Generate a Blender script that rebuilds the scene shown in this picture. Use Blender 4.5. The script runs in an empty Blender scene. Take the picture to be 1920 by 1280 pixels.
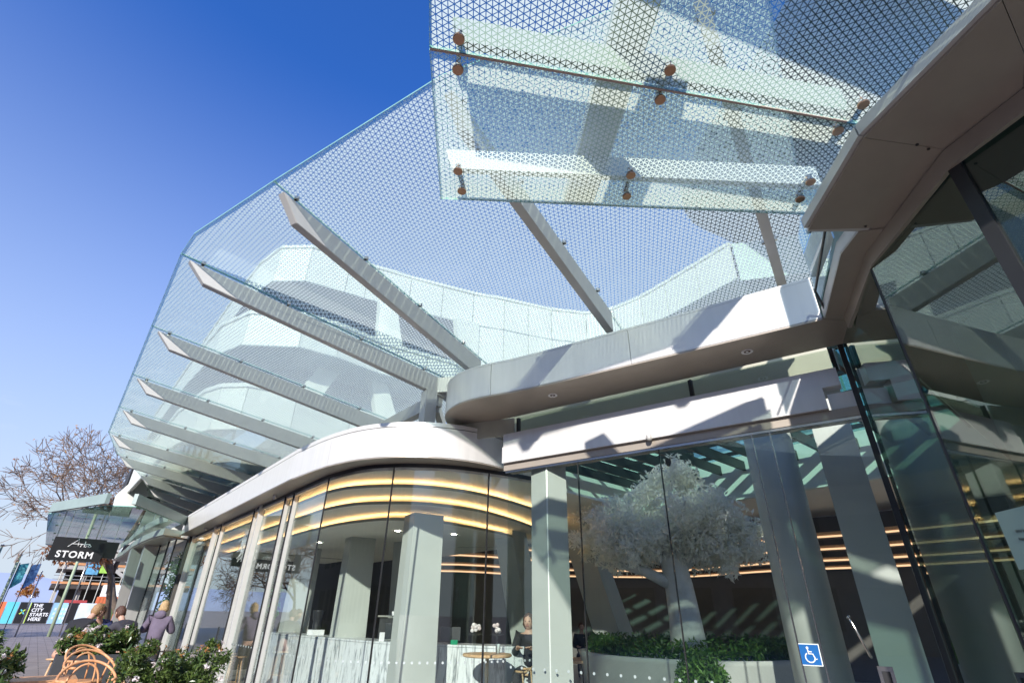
import bpy, bmesh, math, random
from math import sin, cos, pi, radians, sqrt
from mathutils import Vector, Matrix
random.seed(11)
sc = bpy.context.scene
col = sc.collection

# ------------------------------------------------------------------ camera
cam_d = bpy.data.cameras.new('camera'); cam = bpy.data.objects.new('camera', cam_d); col.objects.link(cam)
cam_d.sensor_width = 36.0; cam_d.lens = 17.625; cam_d.clip_end = 3000; cam_d.clip_start = 0.05
upc = Vector((25, -1730, 940)).normalized()                 # world up in (right, down, forward)
hy = 640 - (upc[0]*(68-960) + upc[2]*940)/upc[1]
d1 = Vector((68-960, hy-640, 940)).normalized()             # the street direction
Xc = d1.cross(upc).normalized()
if Xc[0] < 0: Xc = -Xc
rows = (Xc, d1, upc)
def c2w(v): return Vector([r.dot(Vector(v)) for r in rows])
r_, u_, b_ = c2w((1,0,0)), c2w((0,-1,0)), c2w((0,0,-1))
cam.matrix_world = Matrix(((r_[0],u_[0],b_[0],0),(r_[1],u_[1],b_[1],0),(r_[2],u_[2],b_[2],1.55),(0,0,0,1)))
sc.camera = cam

# ------------------------------------------------------------------ light
SUN = Vector((2.85, 2.45, -1.62)).normalized()               # direction the light travels
el = math.asin(-SUN.z); rot = math.atan2(-SUN.x, -SUN.y)
w = bpy.data.worlds.new('World'); sc.world = w; w.use_nodes = True
nt = w.node_tree; nt.nodes.clear()
sky = nt.nodes.new('ShaderNodeTexSky'); sky.sky_type = 'NISHITA'; sky.sun_disc = False
sky.sun_elevation = el; sky.sun_rotation = rot
sky.air_density = 1.0; sky.dust_density = 0.2; sky.ozone_density = 3.0; sky.altitude = 10
bg = nt.nodes.new('ShaderNodeBackground'); bg.inputs['Strength'].default_value = 0.11
wo = nt.nodes.new('ShaderNodeOutputWorld')
# thin wisps of cloud low in the sky
tc = nt.nodes.new('ShaderNodeTexCoord'); mp = nt.nodes.new('ShaderNodeMapping'); mp.inputs['Scale'].default_value = (2.2,2.2,6.5)
nz = nt.nodes.new('ShaderNodeTexNoise'); nz.inputs['Scale'].default_value = 1.6; nz.inputs['Detail'].default_value = 6; nz.inputs['Roughness'].default_value = .6
cr = nt.nodes.new('ShaderNodeValToRGB'); cr.color_ramp.elements[0].position = .62; cr.color_ramp.elements[1].position = .80
cr.color_ramp.elements[1].color = (.25,.25,.25,1)
mx = nt.nodes.new('ShaderNodeMixRGB'); mx.inputs[2].default_value = (5.2,5.6,6.6,1)
L = nt.links.new
L(tc.outputs['Generated'], mp.inputs[0]); L(mp.outputs[0], nz.inputs['Vector']); L(nz.outputs[0], cr.inputs[0]); cm_ = nt.nodes.new('ShaderNodeMath'); cm_.operation = 'MULTIPLY'; L(cr.outputs[0], cm_.inputs[0]); L(cm_.outputs[0], mx.inputs[0])
# deeper blue overhead, pale bright haze towards the horizon, the same all the way round
tn = nt.nodes.new('ShaderNodeMixRGB'); tn.blend_type = 'MULTIPLY'; tn.inputs[0].default_value = 1; tn.inputs[2].default_value = (.38,.88,1.75,1)
sx = nt.nodes.new('ShaderNodeSeparateXYZ'); L(tc.outputs['Generated'], sx.inputs[0])
mr = nt.nodes.new('ShaderNodeMapRange'); mr.inputs[1].default_value = .08; mr.inputs[2].default_value = .80; mr.inputs[3].default_value = 1; mr.inputs[4].default_value = 0
L(sx.outputs[2], mr.inputs[0])
hz = nt.nodes.new('ShaderNodeMixRGB'); hz.inputs[2].default_value = (4.0,4.6,5.3,1)
L(sky.outputs[0], tn.inputs[1]); L(tn.outputs[0], hz.inputs[1]); pw = nt.nodes.new('ShaderNodeMath'); pw.operation = 'POWER'; pw.inputs[1].default_value = 1.35; L(mr.outputs[0], pw.inputs[0]); L(pw.outputs[0], hz.inputs[0]); cl2 = nt.nodes.new('ShaderNodeMapRange'); cl2.inputs[1].default_value = .25; cl2.inputs[2].default_value = .55; cl2.inputs[3].default_value = 1; cl2.inputs[4].default_value = 0; L(sx.outputs[2], cl2.inputs[0]); L(cl2.outputs[0], cm_.inputs[1]); L(hz.outputs[0], mx.inputs[1]); L(mx.outputs[0], bg.inputs['Color']); L(bg.outputs[0], wo.inputs[0])
sd = bpy.data.lights.new('sun', 'SUN'); sd.energy = 4.2; sd.angle = radians(.75); sd.color = (1, .955, .9)
so = bpy.data.objects.new('sun', sd); col.objects.link(so)
so.rotation_euler = SUN.to_track_quat('-Z', 'Y').to_euler()
vs = sc.view_settings; vs.view_transform = 'Standard'; vs.look = 'None'; vs.exposure = 0.62; vs.gamma = 1; vs.use_curve_mapping = False
sc.cycles.use_denoising = True
sc.cycles.max_bounces = 10; sc.cycles.transparent_max_bounces = 40; sc.cycles.diffuse_bounces = 4; sc.cycles.glossy_bounces = 5
sc.cycles.caustics_reflective = False; sc.cycles.caustics_refractive = False; sc.cycles.sample_clamp_indirect = 6

# ------------------------------------------------------------------ materials
def nodes(name):
    m = bpy.data.materials.new(name); m.use_nodes = True
    t = m.node_tree; b = t.nodes['Principled BSDF']; return m, t, b
def N(t, ty, **kw):
    n = t.nodes.new(ty)
    for k, v in kw.items(): setattr(n, k, v)
    return n
def mat(name, c, rough=.5, metal=0, var=.06, vs_=3.0, bump=0, bs=60, spec=.5, emit=None, es=1):
    m, t, b = nodes(name)
    b.inputs['Roughness'].default_value = rough; b.inputs['Metallic'].default_value = metal
    b.inputs['Specular IOR Level'].default_value = spec
    g = N(t,'ShaderNodeNewGeometry')
    n1 = N(t,'ShaderNodeTexNoise'); n1.inputs['Scale'].default_value = vs_; n1.inputs['Detail'].default_value = 5
    t.links.new(g.outputs['Position'], n1.inputs['Vector'])
    hs = N(t,'ShaderNodeHueSaturation'); hs.inputs['Color'].default_value = (*c,1)
    ma = N(t,'ShaderNodeMapRange'); ma.inputs[1].default_value=.3; ma.inputs[2].default_value=.7; ma.inputs[3].default_value = 1-var; ma.inputs[4].default_value = 1+var
    t.links.new(n1.outputs[0], ma.inputs[0]); t.links.new(ma.outputs[0], hs.inputs['Value']); t.links.new(hs.outputs[0], b.inputs['Base Color'])
    if bump:
        n2 = N(t,'ShaderNodeTexNoise'); n2.inputs['Scale'].default_value = bs; n2.inputs['Detail'].default_value = 4
        t.links.new(g.outputs['Position'], n2.inputs['Vector'])
        bu = N(t,'ShaderNodeBump'); bu.inputs['Strength'].default_value = bump; bu.inputs['Distance'].default_value = .01
        t.links.new(n2.outputs[0], bu.inputs['Height']); t.links.new(bu.outputs[0], b.inputs['Normal'])
    if emit: b.inputs['Emission Color'].default_value = (*emit,1); b.inputs['Emission Strength'].default_value = es
    return m
def schlick(t, f0=.04, gain=1.0):
    g = N(t,'ShaderNodeNewGeometry'); d = N(t,'ShaderNodeVectorMath', operation='DOT_PRODUCT')
    t.links.new(g.outputs['Incoming'], d.inputs[0]); t.links.new(g.outputs['Normal'], d.inputs[1])
    a = N(t,'ShaderNodeMath', operation='ABSOLUTE'); t.links.new(d.outputs['Value'], a.inputs[0])
    s = N(t,'ShaderNodeMath', operation='SUBTRACT'); s.inputs[0].default_value = 1; t.links.new(a.outputs[0], s.inputs[1])
    p = N(t,'ShaderNodeMath', operation='POWER'); t.links.new(s.outputs[0], p.inputs[0]); p.inputs[1].default_value = 5
    m_ = N(t,'ShaderNodeMath', operation='MULTIPLY_ADD'); t.links.new(p.outputs[0], m_.inputs[0]); m_.inputs[1].default_value = (1-f0)*gain; m_.inputs[2].default_value = f0*gain
    m_.use_clamp = True
    return m_
def glass_nodes(t, tint, f0, gain, rough=0.0):
    tr = N(t,'ShaderNodeBsdfTransparent'); tr.inputs[0].default_value = (*tint,1)
    gl = N(t,'ShaderNodeBsdfGlossy'); gl.inputs['Roughness'].default_value = rough; gl.inputs[0].default_value = (.95,1,.98,1)
    mi = N(t,'ShaderNodeMixShader'); t.links.new(schlick(t,f0,gain).outputs[0], mi.inputs[0])
    t.links.new(tr.outputs[0], mi.inputs[1]); t.links.new(gl.outputs[0], mi.inputs[2]); return mi
def glass(name, tint=(.9,.95,.93), f0=.05, gain=1.0, rough=0.0):
    m, t, b = nodes(name); t.nodes.remove(b)
    mi = glass_nodes(t, tint, f0, gain, rough)
    t.links.new(mi.outputs[0], t.nodes['Material Output'].inputs[0]); return m
def frit(name, pitch, line, ang, colr=(.96,.98,.86), opac=1.0):
    """ceramic triangles printed on glass: a triangular lattice of clear lines between them"""
    m, t, b = nodes(name); t.nodes.remove(b)
    g = N(t,'ShaderNodeNewGeometry'); last = None
    for k in range(3):
        a = ang + k*pi/3
        d = N(t,'ShaderNodeVectorMath', operation='DOT_PRODUCT'); d.inputs[1].default_value = (cos(a)/pitch, sin(a)/pitch, 0)
        t.links.new(g.outputs['Position'], d.inputs[0])
        pp_ = N(t,'ShaderNodeMath', operation='PINGPONG'); pp_.inputs[1].default_value = .5; t.links.new(d.outputs['Value'], pp_.inputs[0])
        if last is None: last = pp_
        else:
            mn = N(t,'ShaderNodeMath', operation='MINIMUM'); t.links.new(last.outputs[0], mn.inputs[0]); t.links.new(pp_.outputs[0], mn.inputs[1]); last = mn
    gt = N(t,'ShaderNodeMath', operation='GREATER_THAN'); gt.inputs[1].default_value = line/2; t.links.new(last.outputs[0], gt.inputs[0])
    op = N(t,'ShaderNodeMath', operation='MULTIPLY'); op.inputs[1].default_value = opac; t.links.new(gt.outputs[0], op.inputs[0])
    di = N(t,'ShaderNodeBsdfDiffuse'); di.inputs[0].default_value = (*colr,1)
    tl = N(t,'ShaderNodeBsdfTranslucent'); tl.inputs[0].default_value = (*colr,1)
    dm = N(t,'ShaderNodeMixShader'); dm.inputs[0].default_value = .9
    t.links.new(di.outputs[0], dm.inputs[1]); t.links.new(tl.outputs[0], dm.inputs[2])
    gn = glass_nodes(t, (.84,.95,.88), .04, 1.0)
    mi = N(t,'ShaderNodeMixShader'); t.links.new(op.outputs[0], mi.inputs[0]); t.links.new(gn.outputs[0], mi.inputs[1]); t.links.new(dm.outputs[0], mi.inputs[2])
    t.links.new(mi.outputs[0], t.nodes['Material Output'].inputs[0]); return m
def brushed(name, c, rough, sx, sy, amt=.08):
    m, t, b = nodes(name); b.inputs['Metallic'].default_value = .25; b.inputs['Roughness'].default_value = rough
    g = N(t,'ShaderNodeNewGeometry'); mp_ = N(t,'ShaderNodeMapping'); mp_.inputs['Scale'].default_value = (sx,sx,sy)
    n_ = N(t,'ShaderNodeTexNoise'); n_.inputs['Scale'].default_value = 1; n_.inputs['Detail'].default_value = 5
    t.links.new(g.outputs['Position'], mp_.inputs[0]); t.links.new(mp_.outputs[0], n_.inputs['Vector'])
    hs = N(t,'ShaderNodeHueSaturation'); hs.inputs['Color'].default_value = (*c,1)
    ma = N(t,'ShaderNodeMapRange'); ma.inputs[1].default_value=.25; ma.inputs[2].default_value=.75; ma.inputs[3].default_value=1-amt; ma.inputs[4].default_value=1+amt
    t.links.new(n_.outputs[0], ma.inputs[0]); t.links.new(ma.outputs[0], hs.inputs['Value']); t.links.new(hs.outputs[0], b.inputs['Base Color']); return m
def marble():
    m, t, b = nodes('marble'); b.inputs['Roughness'].default_value = .25
    g = N(t,'ShaderNodeNewGeometry'); mp_ = N(t,'ShaderNodeMapping'); mp_.inputs['Rotation'].default_value=(.5,.6,.3); mp_.inputs['Scale'].default_value=(9,9,1.3)
    n_ = N(t,'ShaderNodeTexNoise'); n_.inputs['Scale'].default_value=2.0; n_.inputs['Detail'].default_value=9; n_.inputs['Roughness'].default_value=.65; n_.inputs['Distortion'].default_value=.6
    t.links.new(g.outputs['Position'], mp_.inputs[0]); t.links.new(mp_.outputs[0], n_.inputs['Vector'])
    c = N(t,'ShaderNodeValToRGB'); e = c.color_ramp.elements; e[0].position=.36; e[0].color=(.24,.26,.27,1); e[1].position=.5; e[1].color=(.66,.68,.68,1)
    t.links.new(n_.outputs[0], c.inputs[0]); t.links.new(c.outputs[0], b.inputs['Base Color']); return m
def wood(name, c1, c2, sc_=(2,14,14)):
    m, t, b = nodes(name); b.inputs['Roughness'].default_value=.42
    g = N(t,'ShaderNodeNewGeometry'); mp_ = N(t,'ShaderNodeMapping'); mp_.inputs['Scale'].default_value=sc_
    n_ = N(t,'ShaderNodeTexNoise'); n_.inputs['Scale'].default_value=3; n_.inputs['Detail'].default_value=6
    t.links.new(g.outputs['Position'], mp_.inputs[0]); t.links.new(mp_.outputs[0], n_.inputs['Vector'])
    c = N(t,'ShaderNodeValToRGB'); e=c.color_ramp.elements; e[0].position=.35; e[0].color=(*c1,1); e[1].position=.65; e[1].color=(*c2,1)
    t.links.new(n_.outputs[0], c.inputs[0]); t.links.new(c.outputs[0], b.inputs['Base Color']); return m
def leafmat(name, c1, c2, trans=.35, rough=.45):
    m, t, b = nodes(name); b.inputs['Roughness'].default_value=rough
    oi = N(t,'ShaderNodeNewGeometry')
    c = N(t,'ShaderNodeValToRGB'); e=c.color_ramp.elements; e[0].color=(*c1,1); e[1].color=(*c2,1)
    t.links.new(oi.outputs['Random Per Island'], c.inputs[0]); t.links.new(c.outputs[0], b.inputs['Base Color'])
    tl = N(t,'ShaderNodeBsdfTranslucent'); t.links.new(c.outputs[0], tl.inputs[0])
    mi = N(t,'ShaderNodeMixShader'); mi.inputs[0].default_value=trans
    t.links.new(b.outputs[0], mi.inputs[1]); t.links.new(tl.outputs[0], mi.inputs[2]); t.links.new(mi.outputs[0], t.nodes['Material Output'].inputs[0]); return m
def paving():
    m, t, b = nodes('paving'); b.inputs['Roughness'].default_value=.75
    g = N(t,'ShaderNodeNewGeometry')
    br = N(t,'ShaderNodeTexBrick'); br.inputs['Scale'].default_value=1.0; br.inputs['Brick Width'].default_value=.6; br.inputs['Row Height'].default_value=.3; br.inputs['Mortar Size'].default_value=.012
    br.inputs['Color1'].default_value=(.50,.41,.36,1); br.inputs['Color2'].default_value=(.40,.34,.31,1); br.inputs['Mortar'].default_value=(.10,.09,.085,1)
    n_ = N(t,'ShaderNodeTexNoise'); n_.inputs['Scale'].default_value=1.1; n_.inputs['Detail'].default_value=8
    mp_ = N(t,'ShaderNodeMixRGB', blend_type='MULTIPLY'); mp_.inputs[0].default_value=.55
    t.links.new(g.outputs['Position'], br.inputs['Vector']); t.links.new(g.outputs['Position'], n_.inputs['Vector'])
    t.links.new(br.outputs[0], mp_.inputs[1]); t.links.new(n_.outputs[0], mp_.inputs[2]); t.links.new(mp_.outputs[0], b.inputs['Base Color']); return m

ALU   = brushed('white_aluminium', (.73,.715,.685), .34, 11, 1.1, .045)
ALU2  = brushed('steel_paint', (.62,.605,.57), .42, 6, 6, .05)
SOFF  = brushed('soffit_ground_tint', (.40,.345,.285), .38, 4, 4, .06)  # brown of the reflected paving put into the soffit colour
PANEL = mat('upper_cladding', (.76,.78,.71), .45, 0, .06, .6)
DARK  = mat('dark_metal', (.022,.022,.024), .4)
BLACKJ= mat('black_sealant', (.012,.012,.013), .6)
POSTM = mat('column_paint', (.46,.48,.44), .5, 0, .05, 2)
PLAST = mat('white_plaster', (.78,.78,.75), .7, 0, .03, 2)
CEIL  = mat('ceiling_plaster', (.90,.87,.76), .7, 0, .03, 2)
STEEL = mat('stainless_steel', (.55,.53,.50), .22, 1)
BOLTREF= mat('bolt_metal', (.50,.30,.20), .3, 1)  # coppery reflection under the bolts put into their metal colour
GLASSW= glass('shopfront_glass', (.945,.975,.96), .05, 1.1)
GLASSD= glass('tinted_glass', (.42,.53,.48), .09, 1.5)
GLASSU= glass('upper_window_glass', (.22,.34,.33), .12, 1.3)
GLASSE= mat('glass_edge', (.25,.48,.42), .2, 0, .1, 8)
GCLEAR= glass('canopy_glass', (.93,.98,.93), .04, 1.0)
FRIT1 = frit('fritted_glass_fine', .047, .15, .15)
FRIT2 = frit('fritted_glass_bold', .034, .165, .42)
FRIT3 = glass('green_canopy_glass', (.62,.80,.75), .10, 1.3)
MARB  = marble()
WOODL = wood('light_timber', (.50,.30,.15), (.66,.44,.25))
WOODC = wood('bentwood', (.58,.27,.12), (.72,.38,.18), (9,9,2))
COVE  = mat('cove_lamp', (.9,.6,.3), .6, emit=(1.0,.64,.34), es=4.2)
COVE2 = mat('cove_lamp_back', (.9,.6,.4), .6, emit=(1.0,.60,.34), es=.9)
LAMP  = mat('lamp_lens', (.9,.9,.9), .5, emit=(1,.93,.8), es=30)
LOUV  = mat('dark_louvre', (.075,.062,.05), .5)
FLOOR = mat('interior_floor', (.42,.40,.37), .3, 0, .1, 2)
WALLI = mat('interior_wall', (.085,.08,.07), .7)
TREEW = leafmat('white_leaf', (.88,.87,.78), (.98,.97,.90), .6, .6)
TRUNKW= mat('white_trunk', (.62,.63,.60), .8, 0, .12, 9, .9, 25)
LEAFG = leafmat('shrub_leaf', (.035,.075,.018), (.14,.20,.05), .25, .3)
LEAFG2= leafmat('hedge_leaf', (.03,.08,.015), (.11,.22,.04), .3, .4)
FLOWR = leafmat('white_flower', (.75,.62,.60), (.92,.88,.86), .3, .6)
FLOWO = leafmat('rusty_leaf', (.45,.16,.05), (.55,.28,.08), .3, .5)
TWIG  = mat('twig', (.11,.08,.06), .8, 0, .2, 20)
BARK  = mat('bark', (.16,.12,.095), .9, 0, .25, 6, .8, 30)
AUTUMN= leafmat('autumn_leaf', (.42,.14,.06), (.62,.34,.06), .4, .6)
POT   = mat('planter_paint', (.055,.058,.062), .5)
CONC  = mat('concrete', (.42,.40,.37), .85, 0, .1, 3)
SIGNB = mat('sign_black', (.012,.012,.013), .45)
SIGNW = mat('sign_white', (.85,.85,.85), .5)
SKIN  = mat('skin', (.55,.33,.24), .5)
def cloth(n, c): return mat(n, c, .85, 0, .12, 12, .35, 120)

# ------------------------------------------------------------------ builders
def link(o, parent=None):
    col.objects.link(o)
    if parent is not None:
        o.parent = parent; o.matrix_parent_inverse = Matrix.Translation(-Vector(parent.location))
    return o
def tag(o, label, cat, group=None, kind=None):
    if label: o['label'] = label
    if cat: o['category'] = cat
    if group: o['group'] = group
    if kind: o['kind'] = kind
    return o
def thing(name, loc, label, cat, group=None):
    o = bpy.data.objects.new(name, None); o.location = loc; o.empty_display_size = .1; col.objects.link(o)
    return tag(o, label, cat, group)
def mesh(name, V, F, m, parent=None, smooth=False, mats=None, fm=None):
    me = bpy.data.meshes.new(name); me.from_pydata([tuple(v) for v in V], [], F)
    for mm in (mats or [m]): me.materials.append(mm)
    if fm: me.polygons.foreach_set('material_index', fm)
    if smooth: me.polygons.foreach_set('use_smooth', [True]*len(me.polygons))
    me.update()
    return link(bpy.data.objects.new(name, me), parent)
def struct(o, k='structure'): o['kind'] = k; return o
class MB:
    def __init__(s): s.V=[]; s.F=[]
    def add(s, V, F):
        n=len(s.V); s.V+= [Vector(v) for v in V]; s.F+=[tuple(i+n for i in f) for f in F]; return s
    def box(s, a, b):
        x0,y0,z0=a; x1,y1,z1=b
        return s.add([(x0,y0,z0),(x1,y0,z0),(x1,y1,z0),(x0,y1,z0),(x0,y0,z1),(x1,y0,z1),(x1,y1,z1),(x0,y1,z1)],
              [(3,2,1,0),(4,5,6,7),(0,1,5,4),(1,2,6,5),(2,3,7,6),(3,0,4,7)])
    def bar(s, p, q, wd, ht, up=(0,0,1)):
        p=Vector(p);q=Vector(q);d=(q-p).normalized();up=Vector(up)
        if abs(d.dot(up))>.98: up=Vector((1,0,0))
        sd_=d.cross(up).normalized(); u=sd_.cross(d)
        sd_=sd_*wd/2; u=u*ht/2
        return s.add([p-sd_-u,p+sd_-u,p+sd_+u,p-sd_+u,q-sd_-u,q+sd_-u,q+sd_+u,q-sd_+u],
              [(0,1,2,3),(7,6,5,4),(0,4,5,1),(1,5,6,2),(2,6,7,3),(3,7,4,0)])
    def prism(s, P, z0, z1):
        n=len(P)
        V=[(x,y,z0) for x,y in P]+[(x,y,z1) for x,y in P]
        F=[tuple(range(n-1,-1,-1)), tuple(range(n,2*n))]+[(i,(i+1)%n,n+(i+1)%n,n+i) for i in range(n)]
        return s.add(V,F)
    def tube(s, pts, r, n=8, cap=True):
        pts=[Vector(p) for p in pts]; R=r if hasattr(r,'__len__') else [r]*len(pts)
        base=len(s.V); prev=None
        for i,p in enumerate(pts):
            d=(pts[min(i+1,len(pts)-1)]-pts[max(i-1,0)]).normalized()
            if prev is None:
                a=Vector((0,0,1)) if abs(d.z)<.9 else Vector((1,0,0)); x=d.cross(a).normalized()
            else: x=(prev-d*prev.dot(d)).normalized()
            prev=x; y=d.cross(x)
            for k in range(n): s.V.append(p+(x*cos(2*pi*k/n)+y*sin(2*pi*k/n))*R[i])
        for i in range(len(pts)-1):
            for k in range(n):
                a=base+i*n+k; b=base+i*n+(k+1)%n; s.F.append((a,b,b+n,a+n))
        if cap:
            s.F.append(tuple(base+k for k in range(n-1,-1,-1))); s.F.append(tuple(base+(len(pts)-1)*n+k for k in range(n)))
        return s
    def disc(s, c, d, r, h, n=16): c=Vector(c); d=Vector(d).normalized(); return s.tube([c,c+d*h], r, n)
    def lathe(s, c, prof, n=14):
        c=Vector(c); base=len(s.V)
        for r,z in prof:
            for k in range(n): s.V.append(c+Vector((r*cos(2*pi*k/n), r*sin(2*pi*k/n), z)))
        for i in range(len(prof)-1):
            for k in range(n):
                a=base+i*n+k; b=base+i*n+(k+1)%n; s.F.append((a,b,b+n,a+n))
        return s
    def ball(s, c, rx, ry, rz, n=10, m=7):
        pr=[(max(.001,sin(pi*i/m)),-cos(pi*i/m)) for i in range(m+1)]
        c=Vector(c); base=len(s.V)
        for r,z in pr:
            for k in range(n): s.V.append(c+Vector((rx*r*cos(2*pi*k/n), ry*r*sin(2*pi*k/n), rz*z)))
        for i in range(m):
            for k in range(n):
                a=base+i*n+k; b=base+i*n+(k+1)%n; s.F.append((a,b,b+n,a+n))
        return s
    def build(s, name, m, parent=None, smooth=False): return mesh(name, s.V, s.F, m, parent, smooth)

def spline(P, n=6):
    """smooth open polyline through the points (centripetal enough for these curves)"""
    P=[Vector((*p,0)) if len(p)==2 else Vector(p) for p in P]; out=[]
    for i in range(len(P)-1):
        a=P[max(i-1,0)]; b=P[i]; c=P[i+1]; d=P[min(i+2,len(P)-1)]
        for k in range(n):
            t=k/n
            out.append(.5*((2*b)+(c-a)*t+(2*a-5*b+4*c-d)*t*t+(3*b-a-3*c+d)*t**3))
    out.append(P[-1]); return [(v.x,v.y) for v in out]
def offset(P, d):
    """offset a plan polyline to its left by d"""
    out=[]
    for i,p in enumerate(P):
        a=Vector(P[max(i-1,0)]); b=Vector(P[min(i+1,len(P)-1)]); t=(b-a).normalized()
        if 0<i<len(P)-1:
            t1=(Vector(p)-a).normalized(); t2=(b-Vector(p)).normalized(); k=1/max(.5,sqrt((1+t1.dot(t2))/2))
        else: k=1
        out.append((p[0]-t.y*d*k, p[1]+t.x*d*k))
    return out
def strip(name, P, z0, z1, th, m, parent=None, smooth=True):
    """a standing sheet along plan polyline P, th thick to the left"""
    Q=offset(P,th); n=len(P); V=[];F=[]
    def g(A,B,za,zb):
        b=len(V)
        for (x,y),(u,v) in zip(A,B): V.append((x,y,za)); V.append((u,v,zb))
        for i in range(n-1): F.append((b+2*i,b+2*i+2,b+2*i+3,b+2*i+1))
    g(P,P,z0,z1); g(Q,P,z0,z0); g(P,Q,z1,z1); g(Q,Q,z1,z0)
    for i in (0,n-1):
        b=len(V); V.extend([(*P[i],z0),(*P[i],z1),(*Q[i],z1),(*Q[i],z0)]); F.append((b,b+1,b+2,b+3) if i else (b+3,b+2,b+1,b))
    return mesh(name,V,F,m,parent,smooth)
def flat(name, A, B, z0, z1, m, parent=None):
    """horizontal slab between plan polylines A and B (same count)"""
    n=len(A); V=[(x,y,z0) for x,y in A]+[(x,y,z0) for x,y in B]+[(x,y,z1) for x,y in A]+[(x,y,z1) for x,y in B]; F=[]
    for i in range(n-1):
        F+=[(i,i+1,n+i+1,n+i),(2*n+i,3*n+i,3*n+i+1,2*n+i+1),(i,2*n+i,2*n+i+1,i+1),(n+i,n+i+1,3*n+i+1,3*n+i)]
    F+=[(0,n,3*n,2*n),(n-1,3*n-1,4*n-1,2*n-1)]
    return mesh(name,V,F,m,parent)
def chop(P, step):
    """cut a polyline into pieces about step long"""
    pts=[Vector(p) for p in P]; L_=[0]
    for a,b in zip(pts,pts[1:]): L_.append(L_[-1]+(b-a).length)
    n=max(1,round(L_[-1]/step)); st=L_[-1]/n
    def at(s):
        for i in range(len(pts)-1):
            if s<=L_[i+1]+1e-9: return pts[i]+(pts[i+1]-pts[i])*((s-L_[i])/max(1e-9,L_[i+1]-L_[i]))
        return pts[-1]
    out=[]
    for k in range(n):
        s0=k*st+.004; s1=(k+1)*st-.004
        pc=[at(s0)]+[pts[i] for i in range(len(pts)) if s0+.01<L_[i]<s1-.01]+[at(s1)]
        out.append([(p.x,p.y) for p in pc])
    return out
def text(name, s, loc, size, xdir, updir, m, parent=None, shear=0, ext=.002, align='CENTER', sp=1, bold=0):
    cu=bpy.data.curves.new(name,'FONT'); cu.body=s; cu.size=size; cu.align_x=align; cu.align_y='CENTER'; cu.extrude=ext; cu.shear=shear; cu.space_character=sp; cu.offset=bold
    cu.materials.append(m)
    o=bpy.data.objects.new(name,cu); x=Vector(xdir).normalized(); u=Vector(updir).normalized(); z=x.cross(u)
    M4=Matrix(((x[0],u[0],z[0],loc[0]),(x[1],u[1],z[1],loc[1]),(x[2],u[2],z[2],loc[2]),(0,0,0,1)))
    col.objects.link(o)
    if parent is not None:
        o.parent=parent; o.matrix_parent_inverse=Matrix.Translation(-Vector(parent.location))
    dg=bpy.context.evaluated_depsgraph_get(); me=bpy.data.meshes.new_from_object(o.evaluated_get(dg)); par=o.parent
    bpy.data.objects.remove(o); me.transform(M4); return link(bpy.data.objects.new(name,me),par)
def leaves(name, centers, n, spread, size, m, parent=None, seed=1, flat_=1.0):
    """many small leaf blades scattered about clump centres"""
    rnd=random.Random(seed); V=[];F=[]
    for i in range(n):
        c,r=centers[rnd.randrange(len(centers))]
        d=Vector((rnd.gauss(0,1),rnd.gauss(0,1),rnd.gauss(0,1)*flat_)); d=d.normalized()*r*spread*(rnd.random()**.45)
        p=Vector(c)+d
        a=Vector((rnd.gauss(0,1),rnd.gauss(0,1),rnd.gauss(0,1))).normalized(); b=a.cross(Vector((rnd.gauss(0,1),rnd.gauss(0,1),rnd.gauss(0,1)))).normalized()
        s=size*(.6+rnd.random()*.8); k=len(V); nn=a.cross(b)*s*.12
        V+= [p-a*s, p+b*s*.36+nn, p+a*s, p-b*s*.36+nn]; F.append((k,k+1,k+2,k+3))
    return mesh(name,V,F,m,parent)

exec_parts = []
# ================================================================== GROUND AND SETTING
g_ = MB().box((-400,-300,-.4),(500,1200,0)).build('ground', paving()); struct(g_)
fl = MB().prism([(3.0,22),(3.0,8.1),(3.5,6.8),(4.7,6.15),(4.66,5.0),(5.72,1.3),(4.7,.68),(3.85,-.12),(3.3,-4),(24,-4),(24,24)],.002,.012).build('interior_floor', FLOOR); struct(fl)
hill = MB()
hp=[(-260,900,26),(-120,900,30),(-60,900,38),(-20,900,37),(20,900,30),(90,900,34),(200,900,22)]
hV=[(x,y,0) for x,y,z in hp]+[(x,y,z) for x,y,z in hp]+[(x,y+200,0) for x,y,z in hp]; n=len(hp)
hF=[(i,i+1,n+i+1,n+i) for i in range(n-1)]+[(n+i,n+i+1,2*n+i+1,2*n+i) for i in range(n-1)]
hills=mesh('hills',hV,hF,mat('hazed_hill',(.30,.36,.52),.9,0,.06,.02),None,True); struct(hills)  # distance haze put into the blue hill colour

# ================================================================== CAFE PAVILION (curved white fascia, shopfront glass)
E_PLAN = [(2.62,18.6),(2.62,13.0),(2.62,10.5),(2.63,8.9),(2.70,7.95),(2.86,7.2),(3.13,6.66),(3.52,6.26),(3.95,6.04),(4.4,5.95),(4.86,5.97)]
E_C = [(2.62,18.6),(2.62,8.95)] + spline(E_PLAN[3:], 5)[1:]
cafe = thing('cafe_pavilion', (3.0,12,0), 'low glass cafe pavilion with a curved white fascia and slender posts beneath the fins', 'building')
for pc in chop(E_C, 1.62):
    strip('fascia_panel', pc, 3.5, 3.945, .03, ALU, cafe)
strip('fascia_coping', E_C, 3.957, 4.02, .34, ALU, cafe)
E_IN = offset(E_C, .42)
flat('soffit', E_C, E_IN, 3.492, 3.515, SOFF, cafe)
roofp = offset(E_C,.05)
MB().prism(roofp+[(5.2,7.5),(9.5,10),(9.5,18.6)], 3.75, 3.9).build('flat_roof', SOFF, cafe)
G1=[(3.0,18.4),(3.0,15.63)]; 
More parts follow.
